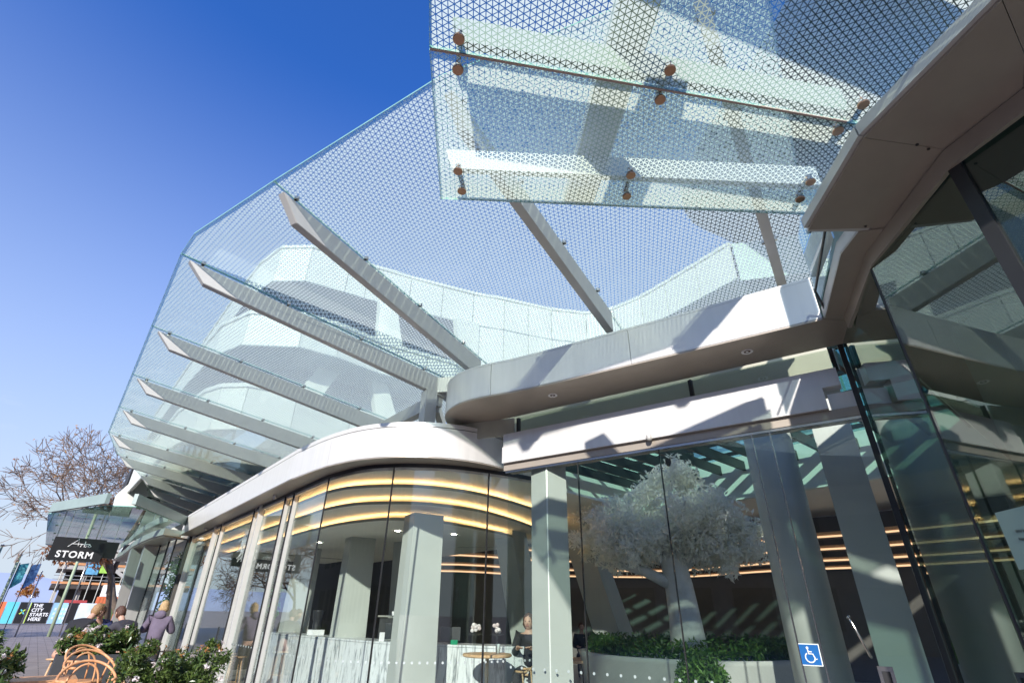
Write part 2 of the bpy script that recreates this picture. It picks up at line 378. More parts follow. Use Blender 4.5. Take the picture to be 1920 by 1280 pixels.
GL=[[(3.0,18.3),(3.0,15.7)],[(3.0,15.6),(3.0,15.0)],[(3.0,14.9),(3.0,12.2)],[(3.0,12.1),(3.0,11.75)],[(3.0,11.68),(3.0,10.2)],[(3.0,10.12),(3.0,9.72)],[(3.0,9.66),(2.97,8.2)]]
curve=spline([(2.97,8.18),(3.13,7.32),(3.42,6.84),(3.78,6.52),(4.2,6.29),(4.67,6.16),(5.1,6.09),(5.5,6.06)],5)
ji=[0,10,25,35]
for k in range(3): GL.append(curve[ji[k]:ji[k+1]+1])
for i,pc in enumerate(GL):
    if len(pc)>2:
        q=[Vector(p) for p in pc]; pc=[tuple(q[0]+(q[1]-q[0])*.06)]+pc[1:-1]+[tuple(q[-1]+(q[-2]-q[-1])*.06)]
    strip('glass_pane', pc, .06, 3.44, .012, GLASSW, cafe)
for (x,y) in [curve[0],curve[10],curve[25]]:
    MB().box((x-.006,y-.008,.06),(x+.014,y+.010,3.46)).build('sealant_joint', BLACKJ, cafe)
strip('head_channel', offset([(3.0,18.3),(2.97,8.2)]+curve[1:], -.02), 3.44, 3.50, .06, DARK, cafe)
strip('sill_channel', offset([(3.0,18.3),(2.97,8.2)]+curve[1:], -.02), .0, .06, .06, DARK, cafe)
for y in (18.35,15.66,15.0,12.15,11.72,10.16,9.70):
    big = y in (15.66,18.35,11.72)
    wdt=.07 if big else .035
    p_=MB().box((2.92 if big else 2.96,y-wdt/2,0),(3.02,y+wdt/2,3.49)).build('post', ALU2 if big else ALU2, cafe)
    MB().box((2.94,y+wdt/2,0.06),(3.05,y+wdt/2+.03,3.44)).build('gasket', BLACKJ, p_)
for y in (12.9,16.2): MB().box((2.985,y,.9),(3.0,y+.02,1.25)).build('lock', DARK, cafe)
# white manifestation dots on the curved glass
dot_me=[]
def dot(c,nrm,parent):
    if not dot_me:
        o=MB().disc((0,0,0),(0,0,1),.015,.002,12).build('manifestation_dot',mat('etched_dot',(.42,.47,.46),.7),parent); dot_me.append(o.data)
    else: o=link(bpy.data.objects.new('manifestation_dot',dot_me[0]),parent)
    o.rotation_euler=Vector((nrm.x,nrm.y,0)).to_track_quat('Z','Y').to_euler(); o.location=c
cc=[Vector(p) for p in [(3.0,13.5),(3.0,9.7)]+curve]
for a,b in zip(cc,cc[1:]):
    ln=(b-a).length; k=max(1,int(ln/.155))
    for i in range(k):
        p=a+(b-a)*((i+.5)/k); t=(b-a).normalized(); nrm=Vector((t.y,-t.x))
        if nrm.dot(Vector((-.7,-.7)))<0: nrm=-nrm
        for zz in (1.0,):
            dot((p.x+nrm.x*.004,p.y+nrm.y*.004,zz),nrm,cafe)

# stepped ceiling of the cafe with warm coves
ceil = thing('stepped_cafe_ceiling', (6,9,3), 'curved stepped cafe ceiling with three warm glowing coves behind the curved glass', 'ceiling')
c0=[(2.98,19)]+[(2.98,8.2)]+curve[1:]+[(7.5,6.3),(9.3,8)]
MB().prism(c0+[(9.5,19)],3.40,3.44).build('ceiling_board', CEIL, ceil)
L1=[(3.12,19),(3.1,8.8)]+spline([(3.1,8.6),(3.22,7.95),(3.62,7.37),(4.2,6.98),(5.1,6.88),(6.4,7.2),(7.8,7.75),(9.0,8.6)],5)
L2=[(3.42,19),(3.4,9.5)]+spline([(3.4,9.4),(3.55,8.55),(3.95,7.95),(4.55,7.55),(5.6,7.5),(7.2,8.1),(8.4,8.9),(9.1,10)],5)
L3=[(3.85,19),(3.85,11.1)]+spline([(3.87,10.9),(3.95,9.8),(4.28,8.75),(5.0,8.28),(6.05,8.4),(7.35,8.78),(8.1,9.4),(8.2,10.4),(7.6,11.2)],5)
for LL,z0,z1 in ((L1,3.27,3.30),(L2,3.135,3.165),(L3,3.00,3.03)):
    end=[(9.4,12),(9.4,19)] if LL is not L3 else [(7.2,13),(7.2,19)]
    MB().prism(LL+end, z0, z1).build('ceiling_board', CEIL, ceil)
    strip('timber_edge', offset(LL,-.012), z0-.005, z1+.012, .010, mat('board_edge',(.30,.32,.28),.6), ceil)
    flat('cove_lamp', offset(LL,.14), offset(LL,.24), z1+.004, z1+.012, COVE, ceil)
    strip('cove_upstand', offset(LL,.55), z1, z1+.10, .01, CEIL, ceil)
for x,y in ((5.1,9.7),(5.3,11.5),(6.2,9.3),(4.7,12.8),(6.5,11.2),(5.2,14.5)):
    o=MB().disc((x,y,2.992),(0,0,1),.05,.012).build('downlight', LAMP, ceil)
MB().box((4.5,16.5,3.0),(7.2,16.7,3.02)).build('ceiling_slot', DARK, ceil)

# ================================================================== ENTRANCE FRONT
A=Vector((4.51,5.41)); B=Vector((5.66,1.38)); T=(B-A).normalized(); NR=Vector((T.y,-T.x))   # NR points out to the street
if NR.x>0: NR=-NR
def dp(s, out=0, z=0): p=A+(B-A)*s+NR*out; return Vector((p.x,p.y,z))
def dpxy(s,out=0): p=dp(s,out); return (p.x,p.y)
ent = thing('entrance_building', (5.1,3.4,0), 'glazed main entrance front with deep white fascia bands, round-ended hood and soffit painted with brown ground reflection', 'building')
D_PLAN=[(5.005,1.285),(4.597,2.624),(4.127,4.118),(3.918,4.706),(3.756,5.068),(3.656,5.385),(3.639,5.701),(3.747,6.064),(4.027,6.380),(4.434,6.561)]
D_C=[tuple(p) for p in D_PLAN[:3]]+spline(D_PLAN[2:],6)[1:]
Dr=[tuple(p) for p in reversed(D_C)]            # so that left offset goes inwards
for pc in chop(Dr,1.95): strip('hood_panel', pc, 4.130, 4.584, .03, ALU, ent)
strip('hood_coping', Dr, 4.587, 4.615, .25, ALU, ent)
inner=[(4.95,7.0),(4.85,6.5),(4.84,6.38)]
# hood soffit back to the recessed clerestory
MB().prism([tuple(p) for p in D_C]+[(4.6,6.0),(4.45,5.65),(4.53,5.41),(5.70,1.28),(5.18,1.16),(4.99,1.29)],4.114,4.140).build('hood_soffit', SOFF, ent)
MB().prism([(5.53,1.45),(5.08,2.95),(4.6,4.6),(4.2,5.7),(4.1,6.3),(4.5,7.0),(4.9,7.2),(16,12),(18,-3),(6.5,1.3)],4.75,4.85).build('lobby_roof_edge', SOFF, ent) if False else None
strip('clerestory_glass', [(4.62,5.41),(5.72,1.45)], 3.86, 4.114, .012, glass('clerestory_glass',(.85,.9,.85),.10,1.3), ent)
for s in (.0,.62,.99):
    p=Vector((4.62,5.41)).lerp(Vector((5.72,1.45)),s); MB().box((p.x-.02,p.y-.02,3.86),(p.x+.03,p.y+.02,4.114)).build('clerestory_mullion', DARK, ent)
# header above the doors (split into a long box and a flush end piece)
def hbox(name,s0,s1,o0,o1,z0,z1,m):
    P=[dpxy(s0,o0),dpxy(s0,o1),dpxy(s1,o1),dpxy(s1,o0)]
    return MB().prism(P,z0,z1).build(name,m,ent)
hbox('header_panel',-.035,.935,.045,-.12,3.43,3.66,ALU)
hbox('header_panel',-.035,.975,.02,-.12,3.665,3.86,ALU)
hbox('header_panel',.94,.995,-.03,-.22,3.36,3.60,ALU)
hbox('header_soffit',-.035,1.0,-.005,-.24,3.33,3.425,SOFF)
hbox('glass_head_trim',-.03,1.0,-.015,-.05,3.30,3.328,STEEL)
js=[-.02,.2417,.5011,.7495,.7929,1.0]
for a,b in zip(js,js[1:]):
    P=[dpxy(a+.0015,-.03),dpxy(b-.0015,-.03)]
    strip('door_glass', list(reversed(P)), .03, 3.30, .012, GLASSW if b<.6 else GLASSW, ent)
for s,wd_ in ((.2417,.012),(.5011,.010),(.7495,.02),(.7929,.02)):
    MB().prism([dpxy(s-.0012,-.02),dpxy(s-.0012,-.045),dpxy(s+.0012,-.045),dpxy(s+.0012,-.02)],.03,3.3).build('glass_joint', BLACKJ if s<.6 else STEEL, ent)
hbox('corner_post',.994,1.006,.0,-.06,0,4.109,DARK)

# dots on the door glass
s=.0
while s<1:
    dot(dp(s,-.026,1.0),NR,ent); s+=.155/(B-A).length
# door handle
p0=dp(.858,.03,1.55); p1=dp(.878,.03,1.30)
MB().tube([dp(.856,-.01,1.56),p0+Vector((0,0,.02)),dp(.862,.06,1.53),p1+Vector((0,0,-.02)),dp(.879,-.01,1.27)],.010,8).build('door_handle', STEEL, ent, True)
# portal on the right: soffit ring, fascia, glass
C_OUT=[(5.014,1.276),(4.054,0.778),(3.865,0.588)]
C_IN =[(5.176,1.159),(4.217,0.651),(3.964,0.453)]
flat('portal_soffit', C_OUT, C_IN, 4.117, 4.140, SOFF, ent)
strip('portal_fascia', C_OUT, 4.130, 4.243, .03, ALU2, ent)
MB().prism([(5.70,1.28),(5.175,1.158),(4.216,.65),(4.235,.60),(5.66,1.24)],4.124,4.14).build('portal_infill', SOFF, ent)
BOXF=[(3.565,0.823),(2.960,0.245),(2.588,-0.461),(2.262,-1.448),(2.127,-2.896),(2.353,-4.620)]
GRO =[(3.891,0.516),(3.286,0.045),(3.023,-0.480),(2.770,-1.448),(2.670,-2.896),(2.896,-4.620)]
INN =[(4.036,0.489),(3.457,-0.055),(3.286,-0.434),(3.005,-1.448),(2.896,-2.896),(3.123,-4.620)]
for i in range(5):
    def cut(PL): 
        a=Vector(PL[i]);b=Vector(PL[i+1]); return [tuple(a+(b-a)*.002),tuple(b-(b-a)*.002)]
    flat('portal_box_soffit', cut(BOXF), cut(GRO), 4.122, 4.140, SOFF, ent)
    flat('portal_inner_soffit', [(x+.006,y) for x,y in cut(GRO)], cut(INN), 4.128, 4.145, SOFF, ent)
    strip('portal_box_fascia', list(reversed(cut(BOXF))), 4.141, 4.223, .03, ALU2, ent)
MB().prism([BOXF[0],(3.586,.836),(3.92,.542),GRO[0]],4.125,4.223).build('portal_box_end', ALU2, ent)
MB().prism(BOXF+[(x,y) for x,y in reversed(GRO)],4.202,4.218).build('portal_box_lid', ALU2, ent)
for (x,y) in ((3.35,.018),(3.257,.053),(3.84,.53)): MB().disc((x,y,4.115),(0,0,1),.009,.006,10).build('fixing', DARK, ent)
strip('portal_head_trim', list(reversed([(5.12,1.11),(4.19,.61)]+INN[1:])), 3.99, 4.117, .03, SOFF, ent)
cg=[(5.63,1.33),(4.235,0.651),(3.493,-0.055),(3.322,-0.453),(3.041,-1.448),(2.932,-2.896),(3.168,-4.620)]
for a,b in zip(cg,cg[1:]):
    a=Vector(a);b=Vector(b);d=(b-a).normalized()*.02
    strip('portal_glass', [tuple(a+d),tuple(b-d)][::-1], .03, 4.099, .012, GLASSD, ent)
for (x,y),r in ((cg[1],.012),(cg[2],.045),(cg[3],.012),(cg[4],.04),(cg[5],.012)):
    MB().prism([(x-r,y-r*.5),(x+r*.5,y-r),(x+r,y+r*.5),(x-r*.5,y+r)],0,4.114).build('portal_mullion', DARK, ent)
# side glass screen above the portal fascia
strip('screen_glass', [(4.93,1.25),(4.00,.778)], 4.254, 5.079, .012, glass('screen_glass',(.75,.85,.88),.12,1.6), ent)
strip('clerestory_backing', [(4.6,7.0),(4.85,5.6),(6.0,1.6)], 3.7, 4.30, .05, mat('olive_reflection_tone',(.46,.45,.36),.6), ent)  # added backing, olive of the glass reflections put into its colour
strip('clerestory_backing', [(4.08,6.33),(4.56,5.44)], 3.86, 4.114, .03, bpy.data.materials['olive_reflection_tone'], ent)  # added strip blocking the bright gap beside the hood
MB().tube([(4.96,1.228,4.171),(4.77,1.215,4.305),(3.88,.763,4.326)],.012,6).build('screen_clamp', DARK, ent)
# lobby ceiling, skylight and rear
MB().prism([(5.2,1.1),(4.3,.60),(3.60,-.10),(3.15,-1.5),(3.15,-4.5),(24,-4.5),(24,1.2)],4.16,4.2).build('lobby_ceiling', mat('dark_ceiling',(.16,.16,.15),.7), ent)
MB().prism([(4.7,5.7),(8.0,9.0),(8.0,14.5),(5.2,14.5),(4.5,6.6)],4.07,4.12).build('lobby_ceiling', CEIL, ent)
V=[(5.0,5.6,4.20),(6.1,1.6,4.20),(7.9,1.2,5.55),(7.9,8.8,5.55)]
mesh('sloped_glazing',V,[(0,1,2,3)],GLASSW,ent)
for k in range(6):
    f_=(k+.4)/6; a_=Vector(V[0]).lerp(Vector(V[1]),f_); b__=Vector(V[3]).lerp(Vector(V[2]),f_); MB().bar(a_,b__,.05,.12).build('glazing_bar', DARK, ent)
MB().prism([(8.0,10.5),(24,10.5),(24,24),(8.0,24)],4.42,4.5).build('lobby_ceiling', CEIL, ent)
MB().prism([(14,1.2),(24,1.2),(24,10.5),(14,10.5)],4.42,4.5).build('lobby_ceiling', CEIL, ent)
sk=MB().prism([(7.8,1.2),(14.2,1.2),(14.2,10.8),(7.8,10.8)],5.6,5.612).build('skylight_glass', glass('skylight_glass',(.56,.76,.72),.06,1.0), ent)
for (a,b) in (((7.9,10.7),(14.1,10.7)),((14.1,10.7),(14.1,1.2)),((14.1,1.2),(7.9,1.2))):
    MB().bar((*a,5.0),(*b,5.0),.08,1.2).build('skylight_kerb', CEIL, ent)
for k in range(13):
    y=1.6+k*.72; MB().bar((7.9,y,5.42),(14.1,y,5.30),.07,.26).build('skylight_beam', DARK, ent)
for k in range(5):
    x=8.8+k*1.15; MB().bar((x,1.2,5.52),(x,10.7,5.52),.05,.10).build('skylight_purlin', DARK, ent)

# interior rear walls with louvres and glowing timber bands
rear = thing('louvred_rear_wall', (16,12,0), 'dark louvred rear wall of the lobby under curved light timber bands', 'wall')
RW=[(9.6,19),(11.4,16.8),(14.6,16.2),(18,13.6),(18.9,11.4),(18.2,8),(18.6,5),(18.2,1.5),(17,-3)]
RWs=spline(RW,4)
strip('wall', RWs[::-1] if False else RWs, 0, 4.4, -.1, WALLI, rear)
for k in range(24):
    strip('louvre', offset(RWs,-.02 if k%2 else -.03), .15+k*.108, .21+k*.108, .03, LOUV, rear)
for i,(off,z0,z1) in enumerate(((-.35,2.86,2.93),(-.75,3.05,3.13),(-1.15,3.32,3.42),(-1.5,3.62,3.74))):
    strip('timber_band', offset(RWs,off), z0+.06, z1+.03, .05, WOODL, rear)
    strip('cove_lamp', offset(RWs,off-.03), z0, z0+.05, .01, COVE2, rear)
    flat('bulkhead', offset(RWs,off), offset(RWs,off+.45), z0+.0, z0+.03 if False else z0+.02, SOFF, rear)
MB().box((2.9,18.7,0),(9.8,18.9,4.3)).build('side_wall', WALLI, rear)
MB().box((8.9,17.0,0),(9.1,18.7,3.2)).build('return_wall', WALLI, rear)

# interior columns, each a thing
def pillar(name, base, top, m, label, group='pillars inside the glass'):
    """base and top are plan quads"""
    V=[(x,y,0) for x,y in base]+[(x,y,zt) for (x,y),zt in zip(top,[top_z]*4)]
    o=mesh(name,V,[(3,2,1,0),(4,5,6,7),(0,1,5,4),(1,2,6,5),(2,3,7,6),(3,0,4,7)],m); tag(o,label,'pillar',group); 
    return o
def quad(x,y,w_,d_,a=0):
    c_,s_=cos(a),sin(a); return [(x+c_*u-s_*v,y+s_*u+c_*v) for u,v in ((-w_/2,-d_/2),(w_/2,-d_/2),(w_/2,d_/2),(-w_/2,d_/2))]
top_z=3.02
pillar('interior_pillar', quad(4.58,7.77,.58,.50,-.12), quad(4.63,7.90,.54,.42,-.12), POSTM, 'widest pale grey pillar behind the second curved glass pane, nearest the counter')
pillar('interior_pillar', quad(5.0,11.1,.60,.55,-.1), quad(5.1,11.4,.55,.42,-.1), POSTM, 'grey pillar with a soft tree shadow on it, middle of the row behind the curved glass')
pillar('interior_pillar', quad(4.95,14.2,.60,.50,-.1), quad(5.08,14.5,.55,.42,-.1), POSTM, 'farthest grey pillar of the row, above the coffee grinder')
top_z=3.4
pillar('leaning_pillar', quad(6.75,11.9,.5,.5,.2), quad(6.2,11.2,.5,.5,.2), POSTM, 'dim grey pillar leaning behind the coffee machine', None)
pillar('leaning_pillar', quad(8.6,9.4,.5,.5,.2), quad(7.4,9.0,.5,.5,.2), POSTM, 'dark grey slanting pillar behind the round bar table', None)
top_z=3.42
pillar('leaning_pillar', quad(8.85,6.95,.60,.55,.25), quad(8.45,7.95,.60,.55,.25), POSTM, 'grey slanting pillar leaning across the entrance glass left of the white tree', None)
top_z=4.4
o=MB().tube([(7.05,2.93,0),(7.05,2.93,4.4)],.30,40).build('round_pillar',POSTM,None,True); tag(o,'round pale pillar with sun patches left of the accessibility sticker pane','pillar')
pillar('square_pillar', quad(7.10,2.12,.42,.42,.28), quad(7.10,2.12,.42,.42,.28), POSTM, 'square pale pillar behind the right-hand entrance door', None)
pillar('square_pillar', quad(6.3,.2,.5,.5,.7), quad(6.3,.2,.5,.5,.7), POSTM, 'dim pillar behind the dark portal glass at the right', None)
# tall box column at the corner between cafe and entrance
cc_=thing('corner_column',(4.82,5.0,0),'tall white two-sided box column where the cafe glass meets the entrance','pillar')
q=[(4.765,4.945),(4.99,4.86),(5.07,5.12),(4.72,5.28)]
q=[(4.72,4.93),(4.985,4.83),(5.05,5.09),(4.70,5.22)]
MB().prism(q,0,3.42).build('column_casing', POSTM, cc_)
MB().prism([(4.712,4.936),(4.722,4.926),(4.730,4.932),(4.720,4.942)],0,3.42).build('corner_bead', ALU, cc_)
# ================================================================== UPPER BUILDING
up = thing('upper_building', (9,16,0), 'curved white panelled upper storeys seen through the fritted canopy glass', 'building')
B1=[(2.2,27),(2.3,20.5),(2.42,17.85),(2.72,16.35),(3.56,15.6),(4.9,15.35),(5.6,15.25),(7.2,14.9),(9.7,14.2),(10.9,13.7),(12.9,13.0),(14.25,12.25),(14.85,11.2),(15.0,9.9),(14.92,8.7),(14.6,5.8)]
B2=[(1.4,27),(1.5,19),(1.68,16.0),(2.12,14.65),(3.4,13.7),(4.5,13.6),(5.9,13.8),(6.5,13.75),(8.6,13.5),(9.9,14.0)]
B3=[(1.35,27),(1.5,18),(1.75,15.6),(2.0,14.9),(2.55,14.35),(3.8,14.1),(5.5,14.3),(8.6,14.2)]
def facet_panels(name, P, z0, z1, step, m, parent, gap=.03):
    for a,b in zip(P,P[1:]):
        a=Vector(a);b=Vector(b); n=max(1,round((b-a).length/step)); d=(b-a)/n; e=d.normalized()*gap/2
        for i in range(n): strip(name,[tuple(a+d*i+e),tuple(a+d*(i+1)-e)],z0,z1,.06,m,parent,False)
for P,z0,z1 in ((B1,11.6,13.0),(B2,8.2,9.2),(B3,5.72,6.9)):
    facet_panels('parapet_panel',P,z0,z1,1.3,PANEL,up)
    strip('parapet_coping',offset(P,-.05),z1+.005,z1+.12,.4,PANEL,up,False)
    strip('backing',offset(P,.08),z0+.02,z1-.02,.05,DARK,up,False)
    if P is not B3: flat('soffit',P,offset(P,2.3),z0-.04,z0-.002,mat('shaded_upper_soffit',(.17,.22,.21),.5),up)  # shade under the bands put into the dark soffit colour
facet_panels('window_pane',offset(B3,2.4),3.95,5.9,1.5,GLASSU,up); facet_panels('wall_panel',offset(B3,3.6),3.95,5.9,1.3,mat('pale_green_panel',(.52,.62,.58),.4),up)
facet_panels('wall_panel',B1[8:15],8.2,11.55,1.3,PANEL,up)
facet_panels('wall_panel',B1[8:14],4.9,8.15,1.3,PANEL,up)
strip('backing',offset(B1[8:15],.08),4.9,11.58,.05,DARK,up,False)
for P,z0,z1 in ((B1[:9],9.2,11.56),(B2,6.3,8.16)):
    Q=offset(P,1.5)
    for a,b in zip(Q,Q[1:]):
        a=Vector(a);b=Vector(b);n=max(1,round((b-a).length/1.5));d=(b-a)/n;e=d.normalized()*.04
        for i in range(n):
            strip('window_pane',[tuple(a+d*i+e),tuple(a+d*(i+1)-e)],z0,z1,.02,GLASSU,up,False)
            p=a+d*i; MB().box((p.x-.04,p.y-.06,z0),(p.x+.04,p.y+.06,z1)).build('window_mullion',mat('mullion_grey',(.25,.27,.27),.5) if i==-1 else DARK,up)
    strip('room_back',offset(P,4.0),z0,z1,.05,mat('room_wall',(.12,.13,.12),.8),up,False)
def slab_col(pts, z0, z1, th=.25):
    (xa,xb),(ya,yb),(xc,xd)=pts[0],pts[1],pts[2]
    V=[(xa,ya,z0),(xb,yb,z0),(xb,yb+th,z0),(xa,ya+th,z0),(xc,ya,z1),(xd,yb,z1),(xd,yb+th,z1),(xc,ya+th,z1)]
    return mesh('raking_column',V,[(3,2,1,0),(4,5,6,7),(0,1,5,4),(1,2,6,5),(2,3,7,6),(3,0,4,7)],PANEL,up)
slab_col(((6.2,7.2),(14.75,14.55),(6.0,6.5)),9.2,11.6)
slab_col(((9.3,9.9),(14.15,14.0),(8.9,9.9)),9.2,11.6)
slab_col(((3.4,4.2),(14.6,14.5),(4.4,5.0)),6.3,8.2)
slab_col(((6.6,7.4),(14.4,14.3),(6.0,6.5)),6.3,8.2)
MB().prism(offset(B1,.2)+[(24,5),(24,27)],12.6,12.7).build('roof_deck',DARK,up)
# right-hand wing: teal curtain wall and dark overhanging soffit
facet_panels('curtain_glass',[(14.65,5.7),(16.2,4.2),(17.5,2.0),(17.8,-2)],5.0,13.6,1.3,glass('wing_glass',(.7,.85,.82),.20,1.5),up,.05)
facet_panels('parapet_panel',[(14.62,5.72),(15.5,4.5),(16.9,2.6)],11.45,13.0,1.3,mat('teal_cladding',(.34,.47,.43),.4),up)
strip('room_back',[(16.5,6.5),(18.5,4.5),(19.5,-2)],5,13.5,.1,mat('room_wall_green',(.42,.58,.54),.8),up,False)
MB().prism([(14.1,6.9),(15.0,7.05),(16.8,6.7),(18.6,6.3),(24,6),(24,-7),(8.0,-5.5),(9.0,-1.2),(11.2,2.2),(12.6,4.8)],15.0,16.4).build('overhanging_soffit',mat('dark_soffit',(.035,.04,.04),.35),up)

# ================================================================== MAIN FIN CANOPY
can = thing('fin_canopy', (2.0,10,5.2), 'long fritted glass canopy on tapered pale metal fins sweeping along the street front', 'canopy')
TH=.10
def fin(tip, root, zt, zr, dt=.26, dr=.31, ch=.24):
    t=Vector(tip);r=Vector(root);d=(r-t).normalized();s=Vector((d.y,-d.x))*TH/2; Ln=(r-t).length
    pf=[(0,zt),(ch,zt-dt-.0*ch),(Ln,zr-dr),(Ln,zr)]
    V=[];
    for sg in (-1,1):
        for l,z in pf: p=t+d*l+s*sg; V.append((p.x,p.y,z))
    F=[(0,1,2,3),(7,6,5,4),(0,4,5,1),(1,5,6,2),(2,6,7,3),(3,7,4,0)]
    o=mesh('fin',V,F,ALU2,can)
    bm=bmesh.new(); bm.from_mesh(o.data); bmesh.ops.bevel(bm,geom=[e for e in bm.edges],offset=.006,segments=2,affect='EDGES'); bmesh.ops.recalc_face_normals(bm,faces=bm.faces); bm.to_mesh(o.data); bm.free()
    k=max(2,round(Ln/.92)); 
    for i in range(k):
        l=.16+i*(Ln-.25)/max(1,k-.6); 
        if l>Ln: break
        p=t+d*l; z=zt+(zr-zt)*l/Ln
        m_=MB(); sd_=Vector((d.y,-d.x,0))
        m_.tube([(p.x,p.y,z-.005),(p.x,p.y,z+.035)],.016,8)
        m_.bar(Vector((p.x,p.y,z+.03))-sd_*.055,Vector((p.x,p.y,z+.03))+sd_*.055,.028,.016)
        for sg in (-1,1):
            c=Vector((p.x,p.y,z+.022))+sd_*.055*sg; m_.disc(c,(0,0,1),.027,.036,12)
        m_.build('glass_fitting',STEEL,o,False)
        o.children[-1].matrix_parent_inverse=Matrix.Translation(-Vector(can.location)) if False else o.children[-1].matrix_parent_inverse
    return o
FN=[((.10,23.4),(4.0,23.4),5.5,5.0),]
fins=[]
for y,x in ((25.6,2.2),(23.4,1.85),(21.1,1.3),(18.75,.5),(16.38,.1),(13.96,.1),(11.62,.1),(9.15,.1),(6.71,.1)):
    fins.append(((x,y),(4.2,y),5.5,5.5-.13*(4.2-.1) if x<.2 else 5.0))
fins+= [((.61,4.68),(4.3,6.05),5.5,5.20),((1.32,2.51),(4.78,3.70),5.5,5.22),((2.30,.70),(5.48,1.70),5.5,5.22)]
for a,b,c_,d_ in fins:
    o=fin(a,b,c_,d_)
def pane(name, P, th, mats, parent):
    """glass slab on arbitrary 3D polygon: printed underside, clear top, green edges"""
    n=len(P); V=[Vector(p) for p in P]+[Vector(p)+Vector((0,0,th)) for p in P]
    F=[tuple(range(n-1,-1,-1)),tuple(range(n,2*n))]+[(i,(i+1)%n,n+(i+1)%n,n+i) for i in range(n)]
    return mesh(name,V,F,None,parent,False,mats,[0,1]+[2]*n)
G=.062
edge=[]
for (a,b,zt,zr) in fins:
    t=Vector(a);r=Vector(b);d=(r-t).normalized(); e=t-d*.11; q_=r+d*.9; edge.append(((e.x,e.y,zt+G+.01),(q_.x,q_.y,zr+G-.9*(zt-zr)/(r-t).length)))
ms=[FRIT1,GCLEAR,GLASSE]
def lerp(p,q,t): return tuple(Vector(p).lerp(Vector(q),t))
for i in range(len(edge)-1):
    (e0,r0),(e1,r1)=edge[i],edge[i+1]
    g=.006/max(.5,(Vector(e0)-Vector(e1)).length)
    if i==8:
        P=[lerp(e0,e1,g),(.04,6.16,5.572),lerp(e1,e0,g),lerp(r1,r0,g*2),lerp(r0,r1,g*2)]
    else: P=[lerp(e0,e1,g),lerp(e1,e0,g),lerp(r1,r0,g),lerp(r0,r1,g)]
    pane('glass_pane',P,.017,ms,can)
(e0,r0)=edge[-1]
pane('glass_pane',[tuple(Vector(e0)+Vector((.005,-.005,0))),(2.5,.30,5.57),(6.45,1.62,5.22),(6.36,1.95,5.22)],.017,ms,can)
MB().bar((4.0,6.7,4.63),(4.0,26,4.63),.14,.22).build('spine_beam',ALU2,can)
MB().bar((3.98,6.71,4.86),(4.3,6.35,4.86),.16,.26).build('spine_beam',ALU2,can)
MB().box((3.72,6.63,3.88),(3.92,6.80,4.72)).build('canopy_post',ALU2,can)
MB().bar((4.0,6.75,4.5),(6.5,9.5,4.0),.1,.15).build('stay',ALU2,can)

# ================================================================== ENTRANCE GLASS CANOPY (near, overhead)
c2 = thing('entrance_glass_canopy', (2.2,1.4,4.7), 'near overhead glass canopy printed with bold white triangles and round metal bolts', 'canopy')
Z2=4.401
ms2=[FRIT2,GCLEAR,GLASSE]
def pz(L_,z): return [(x,y,z) for x,y in L_]
pane('glass_pane',pz([(0.724,1.663),(1.421,2.624),(3.833,0.787),(3.168,0.245)],Z2),.021,ms2,c2)
pane('glass_pane',pz([(0.715,1.649),(3.448,0.069),(3.071,-0.636),(0.036,0.561)],Z2),.021,ms2,c2)
pane('glass_pane',pz([(0.032,0.548),(3.066,-0.649),(2.803,-1.593),(-0.453,-0.634)],Z2),.021,ms2,c2)
PALEG=mat('pale_green_beam',(.25,.30,.26),.5)
def gbeam(a,b,z0,z1,th=.05,m=None):
    a=Vector(a);b=Vector(b);d=(b-a).normalized();s=Vector((d.y,-d.x))*th/2;V=[]
    for sg in (-1,1):
        for p,z in ((a,z1),(a+d*.06,z0),(b,z0),(b,z1)): q=p+s*sg; V.append((q.x,q.y,z))
    return mesh('blade_beam',V,[(0,1,2,3),(7,6,5,4),(0,4,5,1),(1,5,6,2),(2,6,7,3),(3,7,4,0)],m or ALU,c2)
gbeam((0.814,1.602),(3.095,0.281),4.49,4.72,m=PALEG); gbeam((1.321,2.434),(3.639,0.670),4.49,4.69); gbeam((0.136,0.497),(2.670,-0.497),4.49,4.72)
prs=[((0.814,1.493),(0.914,1.647)),((1.873,0.833),(1.991,0.987)),((2.986,0.181),(3.077,0.362)),((1.358,2.290),(1.493,2.434)),((2.344,1.493),(2.489,1.647)),((3.403,0.670),(3.521,0.797)),((0.181,0.408),(0.271,0.561)),((1.267,-0.045),(1.358,0.108))]
for (a,b) in prs:
    for (x,y) in (a,b):
        m_=MB(); m_.lathe((x,y,Z2),[(0.001,-0.022),(0.031,-0.022),(0.034,-0.019),(0.034,-0.007),(0.024,-0.001)],24)
        m_.tube([(x,y,Z2+.02),(x,y,Z2+.05)],.02,12); m_.build('bolt',BOLTREF,c2)
    MB().bar((*a,Z2+.055),(*b,Z2+.055),.03,.02).build('spider_arm',STEEL,c2)
MB().bar((.724,1.656,Z2+.004),(3.059,.300,Z2+.004),.013,.014).build('joint_strip',mat('joint_seal',(.50,.36,.30),.5),c2)

MB().bar((1.30,.35,4.80),(2.56,2.20,4.80),.26,.10).build('box_beam',mat('pale_beam',(.78,.80,.74),.5),c2)
